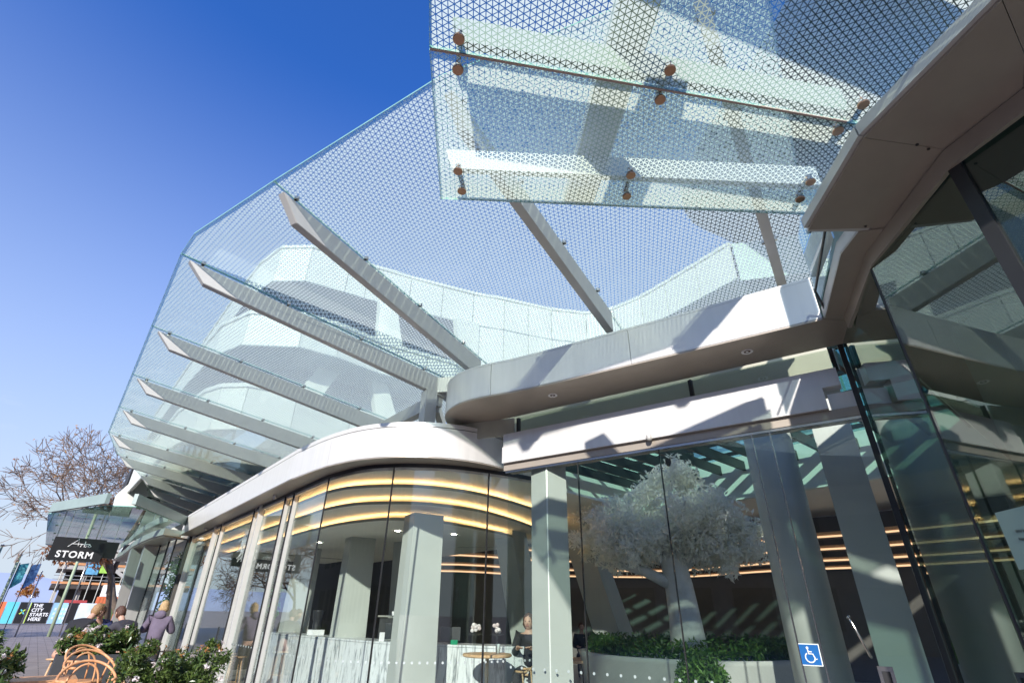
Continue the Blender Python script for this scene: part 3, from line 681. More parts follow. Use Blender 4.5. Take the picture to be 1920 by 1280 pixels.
# ================================================================== FAR GREEN CANOPY, SIGNS, FAR PAVILION
c3 = thing('green_street_canopy', (.8,20,3.7), 'low green glass canopy over the pavement carrying the black shop signs', 'canopy')
C3=[(-.54,18.5),(.53,15.9),(1.09,15.55),(2.45,17.9),(2.42,19.9),(1.95,22.8),(1.9,28),(-.5,30)]
sub=[[(-.54,18.5),(.53,15.9),(1.09,15.55),(2.45,17.9),(2.43,18.5)],[(-.54,18.52),(2.43,18.52),(2.35,20.9),(-.53,20.9)],[(-.53,20.92),(2.33,20.92),(1.95,23.3),(-.52,23.3)],[(-.52,23.32),(1.95,23.32),(1.92,25.7),(-.51,25.7)],[(-.51,25.72),(1.92,25.72),(1.9,28.1),(-.5,28.1)]]
for P in sub: pane('glass_pane',pz(P,3.72),.018,[FRIT3,GCLEAR,GLASSE],c3)
for (a,b) in (((1.0,15.3,3.86),(2.62,18.3,3.86)),((.5,15.7,3.86),(-.5,18.3,3.86))): MB().bar(a,b,.09,.24).build('edge_beam',mat('green_grey_steel',(.30,.38,.36),.45),c3)
for y in (18.5,20.9,23.3,25.7):
    o=MB().bar((-.45,y,3.86),(2.4,y,3.82),.06,.16).build('cross_beam',ALU2,c3)
    for x in (-.3,.6,1.5): MB().disc((x,y+.05,3.70),(0,0,1),.035,.05,10).build('bolt',STEEL,c3)
s1=thing('hanging_shop_sign',(.4,19.66,3.0),'front black hanging sign with white script and the word STORM','sign')
SX,SZ=Vector((1,0,0)),Vector((0,0,1))
MB().box((-.21,19.64,2.70),(.98,19.70,3.30)).build('sign_board',SIGNB,s1)
text('lettering','STORM',(.36,19.635,2.86),.235,SX,SZ,SIGNW,s1,sp=1.15,bold=.006)
scr=MB()
for st in ([(.14,3.06),(.34,3.27),(.36,3.10)],[(.20,3.14),(.62,3.155)],[(.42,3.07),(.43,3.14),(.47,3.14)],[(.50,3.22),(.50,3.08),(.54,3.07),(.55,3.12),(.50,3.12)],[(.58,3.10),(.62,3.14),(.66,3.10),(.62,3.07),(.58,3.10)]):
    scr.tube([(x,19.63,z) for x,z in st],.009,5)
scr.build('script_lettering',SIGNW,s1)
for x in (.0,.8): MB().tube([(x,19.67,3.3),(x,19.67,3.74)],.008,6).build('hanger_rod',STEEL,s1)
s2=thing('rear_hanging_sign',(.8,20.6,3.1),'blank black hanging sign board half hidden behind the STORM sign','sign')
MB().box((.15,20.6,2.88),(1.36,20.66,3.34)).build('sign_board',SIGNB,s2)
for x in (.3,1.2): MB().tube([(x,20.63,3.34),(x,20.63,3.74)],.008,6).build('hanger_rod',STEEL,s2)
fp=thing('far_pavilion',(3,24,0),'far glass fronted shop with a faceted soffit painted with brown ground reflection and white cladding','building')
F1=[(1.95,30),(2.02,26.5),(1.93,23.0),(1.96,20.9),(2.04,19.3),(2.2,18.35),(2.63,18.62)]
F2=offset(F1,-.0); Fi=[(2.9,30),(2.75,26.5),(2.55,23.2),(2.5,21.1),(2.52,19.6),(2.6,18.9),(2.9,18.9)]
flat('soffit',F1,Fi,3.40,3.44,SOFF,fp)
strip('fascia_panel',F1[::-1],3.44,3.62,.04,ALU2,fp,False)
for a,b in zip(Fi,Fi[1:]):
    a=Vector(a);b=Vector(b);d=(b-a).normalized()*.015
    strip('glass_pane',[tuple(a+d),tuple(b-d)],.05,3.40,.012,GLASSW,fp,False)
    MB().box((b.x-.02,b.y-.02,0),(b.x+.02,b.y+.02,3.4)).build('mullion',DARK,fp)
V=[(2.15,23.3,0),(2.55,23.6,0),(2.9,25.5,0),(2.4,25.5,0),(1.9,22.9,3.4),(2.45,23.1,3.4),(2.9,24.6,3.4),(2.0,24.6,3.4)]
mesh('cladding',V,[(3,2,1,0),(4,5,6,7),(0,1,5,4),(1,2,6,5),(2,3,7,6),(3,0,4,7)],ALU,fp)
V=[(2.25,21.5,0),(2.6,21.6,0),(2.6,22.1,0),(2.3,22.2,0),(2.1,21.3,3.4),(2.5,21.4,3.4),(2.5,22.2,3.4),(2.15,22.2,3.4)]
mesh('cladding',V,[(3,2,1,0),(4,5,6,7),(0,1,5,4),(1,2,6,5),(2,3,7,6),(3,0,4,7)],ALU,fp)
MB().prism([(2.9,18.95),(9,18.95),(9,30),(2.9,30)],3.45,3.6).build('roof',SOFF,fp)
MB().box((6,19,0),(6.2,30,3.4)).build('rear_wall',mat('sage_wall',(.28,.30,.24),.7),fp)
gw=thing('green_plant_wall',(3.2,20.5,0),'dark green leafy plant wall inside the far shop window','plant')
leaves('foliage',[((3.1+random.random()*.3,19.8+random.random()*1.6,.4+random.random()*2.6),.3) for _ in range(60)],2600,1,.07,LEAFG2,gw,5)['kind']='stuff'
MB().box((3.35,19.6,0),(3.42,21.6,3.1)).build('backing_board',DARK,gw)
# white clad end building behind the far canopy with its hexagonal opening
eb=thing('white_gable_block',(3,27,4),'white clad faceted block with a dark angular opening above the green canopy','building')
Yb=26.5
out=[(1.2,4.0),(1.05,5.6),(2.0,7.2),(5.5,7.2),(5.5,4.0)]
hole=[(1.5,4.35),(1.75,5.2),(2.15,5.75),(2.6,5.7),(3.1,4.7),(3.0,4.3)]
def ring(name,O_,I_,y,th,m,par):
    cu=bpy.data.curves.new(name,'CURVE'); cu.dimensions='2D'; cu.fill_mode='BOTH'; cu.extrude=th/2
    for PL in (O_,I_):
        sp=cu.splines.new('POLY'); sp.points.add(len(PL)-1); sp.use_cyclic_u=True
        for i,(x,z) in enumerate(PL): sp.points[i].co=(x,z,0,1)
    cu.materials.append(m); o=bpy.data.objects.new(name,cu); col.objects.link(o); dg=bpy.context.evaluated_depsgraph_get(); me=bpy.data.meshes.new_from_object(o.evaluated_get(dg)); bpy.data.objects.remove(o); me.transform(Matrix(((1,0,0,0),(0,0,-1,y),(0,1,0,0),(0,0,0,1)))); return link(bpy.data.objects.new(name,me),par)
ring('gable_panel',out,hole,Yb,.5,PANEL,eb)
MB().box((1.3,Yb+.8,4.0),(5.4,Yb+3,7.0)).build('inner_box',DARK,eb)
for x in (2.0,2.9,3.8,4.7): MB().box((x,Yb-.262,5.9),(x+.02,Yb-.25,7.1)).build('panel_joint',DARK,eb)

# ================================================================== OPPOSITE SIDE OF THE STREET (seen only in the glass, tall and dark to deepen reflections)
op=thing('opposite_building',(-22,8,0),'long dark building across the street, mirrored in the shopfront','building')
MB().box((-30,-16,0),(-22,44,12.0)).build('wall',mat('opposite_wall',(.20,.185,.165),.8),op)
for k in range(16):
    for z in (1.0,4.6,8.2): MB().box((-21.99,-10+k*3.1,z),(-21.95,-8+k*3.1,z+2.0)).build('window',mat('window_dark',(.03,.04,.05),.1) if k==0 and z==1.0 else bpy.data.materials['window_dark'],op)
# ================================================================== FITTINGS ON THE FRONTS
st=thing('accessibility_sticker',(5.39,2.31,1.27),'blue and white wheelchair access sticker on the entrance door glass','sticker')
SC=dp(.769,-.022,1.268); XD=Vector((T.x,T.y,0)); UD=Vector((0,0,1)); ND=Vector((NR.x,NR.y,0))
def onp(u,v,o=0): return SC+XD*u+UD*v+ND*o
def plate(name,u0,u1,v0,v1,o,m,par,th=.0015):
    V=[onp(u,v,o+t) for t in (0,th) for u,v in ((u0,v0),(u1,v0),(u1,v1),(u0,v1))]
    return mesh(name,V,[(3,2,1,0),(4,5,6,7),(0,1,5,4),(1,2,6,5),(2,3,7,6),(3,0,4,7)],m,par)
plate('white_border',-.085,.085,-.085,.085,0,SIGNW,st)
plate('blue_field',-.077,.077,-.077,.077,.002,mat('sign_blue',(.01,.13,.42),.4),st)
sy=MB()
sy.disc(onp(-.012,.052,.004),ND,.010,.0015,14)
sy.tube([onp(-.012,.040,.005),onp(-.010,.006,.005),onp(.022,.006,.005),onp(.038,-.036,.005),onp(.052,-.030,.005)],.0055,6)
sy.tube([onp(-.011,.024,.005),onp(.018,.022,.005)],.005,6)
sy.tube([onp(-.004+.037*cos(a),-.022+.037*sin(a),.005) for a in [radians(q) for q in range(120,372,18)]],.0052,6,False)
sy.build('wheelchair_symbol',SIGNW,st)
for sx_,zc,lab in ((.897,1.13,'steel door button plate with black switch on the frame beside the wheelchair sticker'),):
    SC=dp(sx_,.0,zc)
    t_=thing('door_button_plate',SC,lab,'switch')
    plate('face_plate',-.055,.055,-.08,.08,0,STEEL,t_,.006); plate('button',-.03,.03,-.06,.045,.007,DARK,t_,.004)
SC=Vector((4.05,.45,1.0)); XD2=Vector((-.72,-.69,0)).normalized()
t_=thing('door_button_plate',SC,'steel switch plate on the dark portal glass at the lower right edge','switch')
MB().bar(SC-XD2*.055,SC+XD2*.055,.012,.15).build('face_plate',STEEL,t_)
# notice on the portal glass
nb=thing('glass_notice',(4.2,.4,1.95),'pale green notice with dark print stuck on the portal glass','notice')
Na=Vector(cg[1]); Nb=Vector(cg[2]); Nd=(Nb-Na).normalized(); Nn=Vector((-Nd.y,Nd.x)); 
if Nn.dot(Vector((-1,0)))<0: Nn=-Nn
def npt(s,z,o): p=Na+Nd*s+Nn*o; return Vector((p.x,p.y,z))
V=[npt(s,z,o) for o in (.014,.017) for s,z in ((.20,1.80),(.62,1.80),(.62,2.10),(.20,2.10))]
mesh('sheet',V,[(0,1,2,3),(7,6,5,4),(4,5,1,0),(5,6,2,1),(6,7,3,2),(7,4,0,3)],mat('pale_green_paper',(.24,.36,.33),.6),nb)
text('print',"We've been",npt(.29,1.985,.018),.028,(Nd.x,Nd.y,0),UD,SIGNB,nb,align='LEFT',ext=.0004)
text('print',"New Zealand",npt(.29,1.945,.018),.028,(Nd.x,Nd.y,0),UD,SIGNB,nb,align='LEFT',ext=.0004)
# downlights under the hood, camera, sensors
for (x,y),lab in (((4.38,4.43),'round recessed downlight at the left end of the hood soffit'),((5.10,2.11),'round recessed downlight near the right end of the hood soffit')):
    t_=thing('soffit_downlight',(x,y,4.114),lab,'downlight','downlights in the hood soffit')
    MB().lathe((x,y,4.114),[(.036,-.001),(.058,-.006),(.062,-.004),(.062,.002)],28).build('trim_ring',SIGNW,t_,True)
    MB().disc((x,y,4.1125),(0,0,1),.036,.002,20).build('reflector',mat('lamp_reflector',(.30,.22,.18),.25,.6),t_)
    MB().disc((x,y,4.110),(0,0,1),.014,.002,12).build('bulb',SIGNW,t_)
p=dp(.485,.07,3.43); t_=thing('dome_sensor',p,'small round white sensor under the middle of the entrance header','sensor')
MB().lathe(p,[(.001,-.035),(.022,-.03),(.034,-.012),(.036,.01),(.036,.03)],16).build('dome',ALU2,t_,True)
p=dp(.50,-.35,3.2); t_=thing('dome_camera',p,'small black camera hanging just inside the entrance glass above the tree','camera')
MB().lathe(p,[(.001,-.03),(.022,-.02),(.028,0),(.035,.01),(.035,.06)],14).build('dome',DARK,t_,True)
for y,lab in ((10.5,'round sensor under the cafe soffit beside the nearer white post'),(16.3,'round sensor under the cafe soffit near its far end')):
    t_=thing('soffit_sensor',(2.84,y,3.47),lab,'sensor','sensors under the cafe soffit')
    MB().lathe((2.84,y,3.47),[(.001,-.05),(.03,-.045),(.035,-.02),(.045,.02)],14).build('body',ALU2,t_,True)

# ================================================================== CAFE INTERIOR THINGS
cn=thing('marble_counter',(5,10,0),'long pale grey marble bar counter standing behind the curved cafe glass','counter')
CP=[(4.35,14.6),(4.45,12.3),(4.58,10.7),(4.72,9.4),(4.94,8.67),(5.4,7.8),(5.83,7.12),(6.2,6.95)]
for a,b in zip(CP,CP[1:]):
    a=Vector(a);b=Vector(b);d=(b-a).normalized()*.004
    strip('front_slab',[tuple(a+d),tuple(b-d)],0,1.07,.05,MARB,cn,False)
flat('counter_top',CP,offset(CP,.6),1.075,1.105,MARB,cn)
# coffee kit on the counter
gr=thing('coffee_grinder',(4.85,12.4,1.1),'black coffee grinder with a white base at the far end of the counter','grinder')
MB().box((4.72,12.3,1.105),(4.98,12.6,1.2)).build('base',SIGNW,gr)
MB().lathe((4.85,12.45,1.2),[(.09,0),(.10,.08),(.08,.16),(.11,.2),(.13,.36),(.13,.37),(.001,.38)],14).build('hopper',DARK,gr,True)
cm=thing('espresso_machine',(5.7,10.2,1.1),'long black espresso machine with cups stacked on top behind the middle of the counter','coffee machine')
MB().box((5.35,9.9,1.105),(6.3,10.5,1.45)).build('body',DARK,cm); MB().box((5.30,9.88,1.47),(6.35,10.5,1.50)).build('cup_tray',STEEL,cm)
for i in range(4): MB().lathe((5.48+i*.22,9.84,1.28),[(.03,-.05),(.035,0),(.03,.04),(.001,.045)],10).build('group_head',STEEL,cm)
for i in range(9):
    x=5.4+i*.1; o=MB().lathe((x,10.05+.1*(i%3),1.50),[(.022,0),(.035,.05),(.038,.07)],10).build('cup',SIGNW,None); tag(o,'small cup on the espresso machine tray','cup','cups on the espresso machine')
gc=thing('glass_display_case',(5.3,9.6,1.1),'low glass display case with steel frame on the counter left of the wide pillar','display case')
MB().box((5.0,9.2,1.11),(5.65,9.55,1.36)).build('glass_box',GLASSW,gc)
for x in (5.0,5.64): MB().box((x,9.19,1.105),(x+.012,9.2,1.37)).build('frame_bar',STEEL,gc)
MB().box((5.0,9.18,1.365),(5.65,9.56,1.375)).build('lid',STEEL,gc)
o=MB().box((4.80,9.32,1.105),(4.88,9.36,1.24)).build('menu_card',SIGNW,None); tag(o,'white menu card standing on the counter before the display case','card')
for k,(x,y) in enumerate(((5.62,7.62),(5.86,7.36))):
    t_=thing('cake_stand',(x,y,1.1),('left' if k==0 else 'right')+' glass cake stand piled with white meringues on the counter','cake stand','cake stands on the counter')
    MB().lathe((x,y,1.105),[(.06,0),(.012,.02),(.012,.14),(.11,.15),(.115,.165),(.001,.166)],16).build('stand',GLASSW,t_,True)
    m_=MB()
    for i in range(14):
        a=random.random()*6.28; r=random.random()*.07; m_.ball((x+r*cos(a),y+r*sin(a),1.30+random.random()*.10),.032,.032,.03,7,5)
    m_.build('meringues',FLOWR,t_,True)['kind']='stuff'
t_=thing('register_screen',(5.5,8.0,1.1),'small black till screen on the counter right of the wide pillar','till')
MB().bar((5.36,8.25,1.25),(5.62,8.05,1.25),.02,.2).build('screen',DARK,t_); MB().box((5.47,8.13,1.105),(5.51,8.17,1.2)).build('foot',DARK,t_)
t_=thing('green_tape_dispenser',(5.42,7.95,1.1),'tiny green and white holder on the counter right of the wide pillar','holder')
MB().box((5.36,7.86,1.105),(5.44,7.94,1.17)).build('body',mat('green_plastic',(.02,.32,.16),.4),t_)
def table(x,y,h,r,label):
    t=thing('round_table',(x,y,0),label,'table')
    MB().lathe((x,y,h),[(.001,-.04),(r-.015,-.04),(r,-.03),(r,-.008),(r-.008,0),(.001,0)],36).build('table_top',WOODL,t)
    MB().lathe((x,y,0),[(.22,0),(.22,.015),(.03,.03),(.028,h-.05),(.10,h-.04)],14).build('pedestal',STEEL,t,True)
    return t
table(5.28,6.85,1.04,.36,'round light timber bar table inside the glass left of the corner column')
table(7.0,6.6,.93,.40,'round timber table seen through the glass right of the corner column')
o=MB().lathe((5.42,6.78,1.045),[(.001,0),(.028,0),(.035,.11),(.036,.115)],14).build('takeaway_cup',mat('cup_print',(.55,.66,.66),.5,0,.3,60),None,True); tag(o,'pale patterned cup standing on the round bar table','cup')
def bentwood(x,y,h,rz,label,m=WOODC,group=None,s=1.0):
    """armchair whose back and arms are one bent hoop, with a second inner hoop"""
    t=thing('bentwood_chair',(x,y,0),label,'chair',group)
    c,sn=cos(rz),sin(rz)
    def W(u,v,z): return (x+(c*u-sn*v)*s,y+(sn*u+c*v)*s,z*s)
    MB().lathe((x,y,0),[(.001,(h-.03)*s),(.21*s,(h-.03)*s),(.225*s,(h-.015)*s),(.22*s,h*s),(.15*s,(h-.008)*s),(.001,(h-.01)*s)],24).build('seat',m,t,True)
    for sg in (-1,1):
        MB().tube([W(sg*.15,.15,h-.02),W(sg*.19,.2,0)],[.016,.012],8).build('leg',m,t,True)
        MB().tube([W(sg*.16,-.14,h-.02),W(sg*.2,-.22,0)],[.016,.012],8).build('leg',m,t,True)
        MB().tube([W(sg*.235,.02,h-.01),W(sg*.255,.04,h+.20)],.011,8).build('arm_support',m,t,True)
    hoop=[W(.25*cos(a)*1.05,-.02-.25*sin(a)*.95+.02, h+.22+.16*max(0,sin(a))**1.2) for a in [radians(q) for q in range(-40,221,10)]]
    MB().tube(hoop,.014,8).build('back_hoop',m,t,True)
    inner=[W(.16*cos(a),-.19-.02*sin(a),h-.01+.36*max(0,sin(a))**.7) for a in [radians(q) for q in range(0,181,10)]]
    MB().tube(inner,.011,8).build('inner_hoop',m,t,True)
    MB().tube([W(.20*cos(a),.20*sin(a),h*.45) for a in [radians(q) for q in range(0,361,20)]],.009,6,False).build('leg_ring',m,t,True)
    return t
bentwood(7.35,4.75,.62,2.2,'bentwood chair inside the entrance in front of the round clipped bush',WOODL)
bentwood(5.75,6.45,.62,.6,'bentwood chair tucked by the bar table left of the corner column',WOODL)
def stool(x,y,label):
    t=thing('bar_stool',(x,y,0),label,'stool','timber bar stools along the cafe glass'); 
    MB().lathe((x,y,.72),[(.001,0),(.17,0),(.18,.02),(.001,.03)],18).build('seat',WOODL,t,True)
    for k in range(4):
        a=pi/4+k*pi/2; MB().tube([(x+.1*cos(a),y+.1*sin(a),.72),(x+.19*cos(a),y+.19*sin(a),0)],.014,6).build('leg',WOODL,t,True)
    MB().tube([(x+.15*cos(a),y+.15*sin(a),.3) for a in [radians(q) for q in range(0,361,30)]],.008,6,False).build('foot_ring',WOODL,t,True)
stool(3.45,13.6,'timber bar stool just inside the glass behind the standing woman'); stool(3.4,12.6,'timber bar stool just inside the glass nearest the white post'); stool(2.55,14.9,'timber bar stool outside beside the standing woman')
sp_=MB(); rnd=random.Random(4); pts=[]
for i in range(150):
    a=i*.9; pts.append((3.45+.10*sin(a*1.7)+rnd.gauss(0,.03),14.0+.42*sin(a*.61)+rnd.gauss(0,.05),3.0+.27*sin(a*.37+1)+.18*sin(a*2.3)))
o=sp_.tube(pts,.008,4).build('scribble_pendant',mat('white_wire',(.9,.9,.9),.5,emit=(1,1,1),es=.25),None,True); tag(o,'white tangled wire pendant hanging inside the cafe near the far posts','lamp')

# ================================================================== LOBBY: WHITE TREE, PLANTER, HEDGE
PX0,PY0=8.1,5.3
pl=thing('white_round_planter',(PX0,PY0,0),'big white curved planter in the lobby around the white tree','planter')
ring_=[(1.75*cos(radians(a)),1.75*sin(radians(a))) for a in range(0,360,8)]
MB().lathe((PX0,PY0,0),[(1.45,0),(1.55,.1),(1.72,1.0),(1.74,1.06),(1.62,1.06),(1.58,.95),(.001,.95)],56).build('bowl',mat('planter_render',(.42,.43,.40),.6),pl,True)
tr=thing('white_tree',(PX0,PY0,.95),'white leafed decorative tree with a thick white trunk in the lobby planter','tree')
tk=MB(); tk.tube([(PX0-.02,PY0-.02,.9),(PX0,PY0,1.5),(PX0-.02,PY0+.02,2.0),(PX0-.05,PY0+.05,2.35),(PX0-.02,PY0+.02,2.75)],[.30,.25,.225,.21,.13],20)
tk.build('trunk',TRUNKW,tr,True)
cl=[]
rnd=random.Random(3)
bm_=MB()
u1=Vector((.64,-.77,0)); u2=Vector((.77,.64,0))     # across and along the view through the glass
C0=Vector((PX0,PY0,2.3))
for k in range(16):
    a=k*2.39996; ex=.35+.75*rnd.random()
    tip=C0+u1*cos(a)*1.62*(.45+.55*rnd.random())+u2*sin(a)*1.1*rnd.random()+Vector((0,0,.15+1.75*rnd.random()*(.4+.6*abs(sin(a*1.3)))))
    mid=C0.lerp(tip,.5)+Vector((0,0,.12)); bm_.tube([C0+Vector((0,0,-.1)),mid,tip],[.075,.04,.012],7)
    for q in range(7):
        p=mid.lerp(tip,q/6)+Vector((rnd.gauss(0,.13),rnd.gauss(0,.13),rnd.gauss(0,.12))); cl.append((p,.26))
bm_.tube([(PX0-.1,PY0+.05,2.0),(PX0-.42,PY0+.40,2.22),(PX0-.75,PY0+.85,2.35)],[.11,.08,.04],9)
bm_.build('branches',TRUNKW,tr,True)['kind']='stuff'
# crown outline as in the photograph: a domed mass, lower skirt to both sides, notch at the upper left
for (u,z,r) in [(-1.15,2.95,.42),(-.95,3.3,.38),(-1.2,2.6,.36),(-.75,2.65,.42),(-.7,3.05,.42),(-.35,3.45,.42),(-.1,3.75,.34),(.15,3.9,.30),(.35,3.65,.36),(.05,3.2,.5),(-.3,2.9,.45),(.45,3.2,.46),(.75,3.4,.30),(.8,2.95,.42),(1.1,2.85,.36),(1.25,2.55,.30),(.5,2.75,.42),(.95,2.5,.32),(-.35,2.55,.34),(.15,2.65,.36),(-1.5,2.75,.26),(1.5,2.7,.22),(.62,2.4,.24),(-.9,2.38,.24)]:
    for q in range(6):
        cl.append((Vector((PX0,PY0,z))+u1*(u+rnd.gauss(0,.10))+u2*rnd.gauss(0,.35)+Vector((0,0,rnd.gauss(0,.08))),r*.62))
leaves('foliage',cl,24000,1.0,.050,TREEW,tr,8)['kind']='stuff'
def bush(name,pts,n,label,cat,m,size=.05,stem=True,flowers=None,seed=2,kind_label=None,group=None,spread=1.0):
    c=pts[0][0]; t=thing(name,(c[0],c[1],max(0,c[2]-.3)),label,cat,group)
    leaves('foliage',[(Vector(p),r) for p,r in pts],n,spread,size,m,t,seed)['kind']='stuff'
    if stem:
        s_=MB(); rr=random.Random(seed)
        for i in range(26):
            p,r=pts[rr.randrange(len(pts))]; q=Vector(p)+Vector((rr.gauss(0,r*.5),rr.gauss(0,r*.5),r*.6)); s_.tube([Vector((p[0],p[1],p[2]-r*1.1)),Vector(p),q],[.008,.006,.003],5)
        s_.build('stems',TWIG,t)['kind']='stuff'
    if flowers:
        fm,fn,fs=flowers; rr=random.Random(seed+9); ccs=[]
        for i in range(fn):
            p,r=pts[rr.randrange(len(pts))]; d=Vector((rr.gauss(0,1),rr.gauss(0,1),abs(rr.gauss(0,1))+.3)).normalized(); ccs.append((Vector(p)+d*r*(.85+.25*rr.random()),.035))
        leaves('flowers',ccs,fn*26,1,fs,fm,t,seed+3)['kind']='stuff'
    return t
hp_=[((PX0+1.45*cos(radians(a)),PY0+1.45*sin(radians(a)),1.14),.17) for a in range(0,360,9)]
bush('planter_hedge',hp_,6500,'low green hedge running round the rim of the white lobby planter','hedge',LEAFG2,.04,False,seed=12)
bush('round_bush',[((6.55,4.15,.86),.33)],2600,'round clipped dark green bush in front of the white lobby planter','bush',LEAFG2,.035,False,seed=13,spread=1.0)
bush('indoor_plant',[((3.9,12.6,1.5+.16*k),.11) for k in range(4)],200,'bright green leafy plant inside the cafe left of the far pillar','plant',leafmat('bright_leaf',(.06,.25,.02),(.20,.48,.06)),.055,True,seed=15)

# ================================================================== PEOPLE
def skinned(name, joints, bones, m, parent, sub=1):
    me=bpy.data.meshes.new(name); me.from_pydata([j[0] for j in joints],bones,[]); o=bpy.data.objects.new(name,me); col.objects.link(o)
    md=o.modifiers.new('skin','SKIN'); md.use_smooth_shade=True
    for i,j in enumerate(joints):
        v=me.skin_vertices[0].data[i]; r=j[1]; v.radius=(r,r) if not hasattr(r,'__len__') else r; v.use_root=(i==0)
    sb=o.modifiers.new('sub','SUBSURF'); sb.levels=sub; sb.render_levels=sub
    dg=bpy.context.evaluated_depsgraph_get(); nm=bpy.data.meshes.new_from_object(o.evaluated_get(dg)); nm.name=name
    bpy.data.objects.remove(o); nm.materials.clear(); nm.materials.append(m)
    for p_ in nm.polygons: p_.use_smooth=True; p_.material_index=0
    return link(bpy.data.objects.new(name,nm),parent)
def person(x,y,rz,label,pose,coat,trousers,hair,hairlen=.10,h=1.68,z0=0,coatlen=.0,group=None):
    """pose: dict of joint positions in body space (x right, y forward, z up) for a 1.68 m figure"""
    t=thing('person',(x,y,z0),label,'person',group)
    c,s=cos(rz),sin(rz); k=h/1.68
    J=dict(pel=(0,0,.92),sp=(0,0,1.12),ch=(0,.0,1.32),nk=(0,.02,1.46),hd=(0,.04,1.56),
       shl=(-.17,0,1.38),shr=(.17,0,1.38),ell=(-.23,.02,1.12),elr=(.23,.02,1.12),wrl=(-.2,.18,.98),wrr=(.2,.18,.98),
       hpl=(-.09,0,.9),hpr=(.09,0,.9),knl=(-.10,.03,.5),knr=(.10,.03,.5),anl=(-.11,0,.08),anr=(.11,0,.08))
    J.update(pose)
    def W(p): return (x+(c*p[0]-s*p[1])*k, y+(s*p[0]+c*p[1])*k, z0+p[2]*k)
    P={a:W(b) for a,b in J.items()}
    def toe(a): q=J[a]; return W((q[0],q[1]+.15,q[2]-.04))
    def hand(a,e):
        q=Vector(J[a]); d=(q-Vector(J[e])).normalized(); return q+d*.08, d
    hl,dl=hand('wrl','ell'); hr,dr=hand('wrr','elr')
    names=['pel','sp','ch','nk','hd','shl','ell','wrl','hl','shr','elr','wrr','hr','hpl','knl','anl','tl','hpr','knr','anr','tr']
    P['hl']=W(hl);P['hr']=W(hr);P['tl']=toe('anl');P['tr']=toe('anr')
    rad=dict(pel=.12,sp=.11,ch=.125,nk=.052,hd=.06,shl=.06,ell=.042,wrl=.028,hl=.034,shr=.06,elr=.042,wrr=.028,hr=.034,hpl=.085,knl=.058,anl=.042,tl=.035,hpr=.085,knr=.058,anr=.042,tr=.035)
    idx={n_:i for i,n_ in enumerate(names)}
    B_=[('pel','sp'),('sp','ch'),('ch','nk'),('nk','hd'),('ch','shl'),('shl','ell'),('ell','wrl'),('wrl','hl'),('ch','shr'),('shr','elr'),('elr','wrr'),('wrr','hr'),('pel','hpl'),('hpl','knl'),('knl','anl'),('anl','tl'),('pel','hpr'),('hpr','knr'),('knr','anr'),('anr','tr')]
    skinned('body',[(P[n_],rad[n_]*k*(1 if n_ in ('nk','hd','wrl','wrr','hl','hr') else .75)) for n_ in names],[(idx[a],idx[b]) for a,b in B_],SKIN,t)
    # head with face
    hd=Vector(J['hd']); f=Vector((Vector(J.get('look',(0,1,0))))).normalized(); u=Vector((0,0,1)); rgt=f.cross(u).normalized(); u=rgt.cross(f)
    cen=hd+u*.05+f*.01
    m_=MB()
    base=len(m_.V); m_.ball((0,0,0),.075,.095,.115,14,10)
    for i in range(len(m_.V)):
        v=m_.V[i]; sc_=1-.28*max(0,-v.z/.115)**1.3; v=Vector((v.x*sc_,v.y*(1-.12*max(0,-v.z/.115)),v.z)); m_.V[i]=v
    m_.ball((0,.098,-.012),.013,.020,.022,8,6); 
    for sg in (-1,1): m_.ball((sg*.076,0,-.005),.010,.020,.030,8,6)
    m_.V=[Vector(W(cen+rgt*v.x+f*v.y+u*v.z)) for v in m_.V]; m_.build('head',SKIN,t,True)
    e_=MB()
    for sg in (-1,1): e_.ball((sg*.030,.086,.012),.011,.007,.006,8,5)
    e_.V=[Vector(W(cen+rgt*v.x+f*v.y+u*v.z)) for v in e_.V]; e_.build('eyes',DARK,t,True)
    l_=MB().ball((0,.088,-.05),.022,.008,.007,8,5); l_.V=[Vector(W(cen+rgt*v.x+f*v.y+u*v.z)) for v in l_.V]; l_.build('mouth',mat('lips',(.42,.14,.12),.5),t,True)
    # hair cap with length down the back
    hm=MB().ball((0,-.012,.022),.086,.100,.108,16,12)
    for i,v in enumerate(hm.V):
        if v.y>.055 and v.z<.07: v.y=.055+ (v.y-.055)*.1; v.z=max(v.z,.0); 
        if v.z<-.01: v.z=-.01-(abs(v.z)-.01)*(1+hairlen*4); v.y=min(v.y,.015); v.x=v.x*(1+hairlen) + (.02 if v.x>0 else -.02)*min(1,hairlen*8)
        hm.V[i]=v+Vector((rnd.gauss(0,.003),rnd.gauss(0,.003),rnd.gauss(0,.003)))
    hm.V=[Vector(W(cen+rgt*v.x+f*v.y+u*v.z)) for v in hm.V]; hm.build('hair',hair,t,True)
    if hairlen>.1:
        hb=MB().ball((0,-.10,-.16),.115,.07,.085,14,8); hb.V=[Vector(W(cen+rgt*v.x+f*v.y+u*v.z)) for v in hb.V]; hb.build('jacket_hood',coat,t,True)
    # fingers
    for hh,dd,sg in ((hl,dl,1),(hr,dr,-1)):
        fg=MB(); sd_=Vector((1,0,0)) if abs(dd.x)<.8 else Vector((0,1,0)); sd_=(sd_-dd*sd_.dot(dd)).normalized(); dn=dd.cross(sd_)
        for q,ln in ((-.03,.062),(-.01,.075),(.01,.070),(.03,.055)):
            a=hh+sd_*q; fg.tube([W(a),W(a+dd*ln*.55+dn*.004),W(a+dd*ln*.9+dn*.022)],[.010*k,.009*k,.007*k],6)
        a=hh-dd*.035+sd_*.03*sg; fg.tube([W(a),W(a+sd_*.03*sg+dd*.03),W(a+sd_*.035*sg+dd*.055)],[.011*k,.010*k,.008*k],6)
        fg.build('fingers',SKIN,t,True)
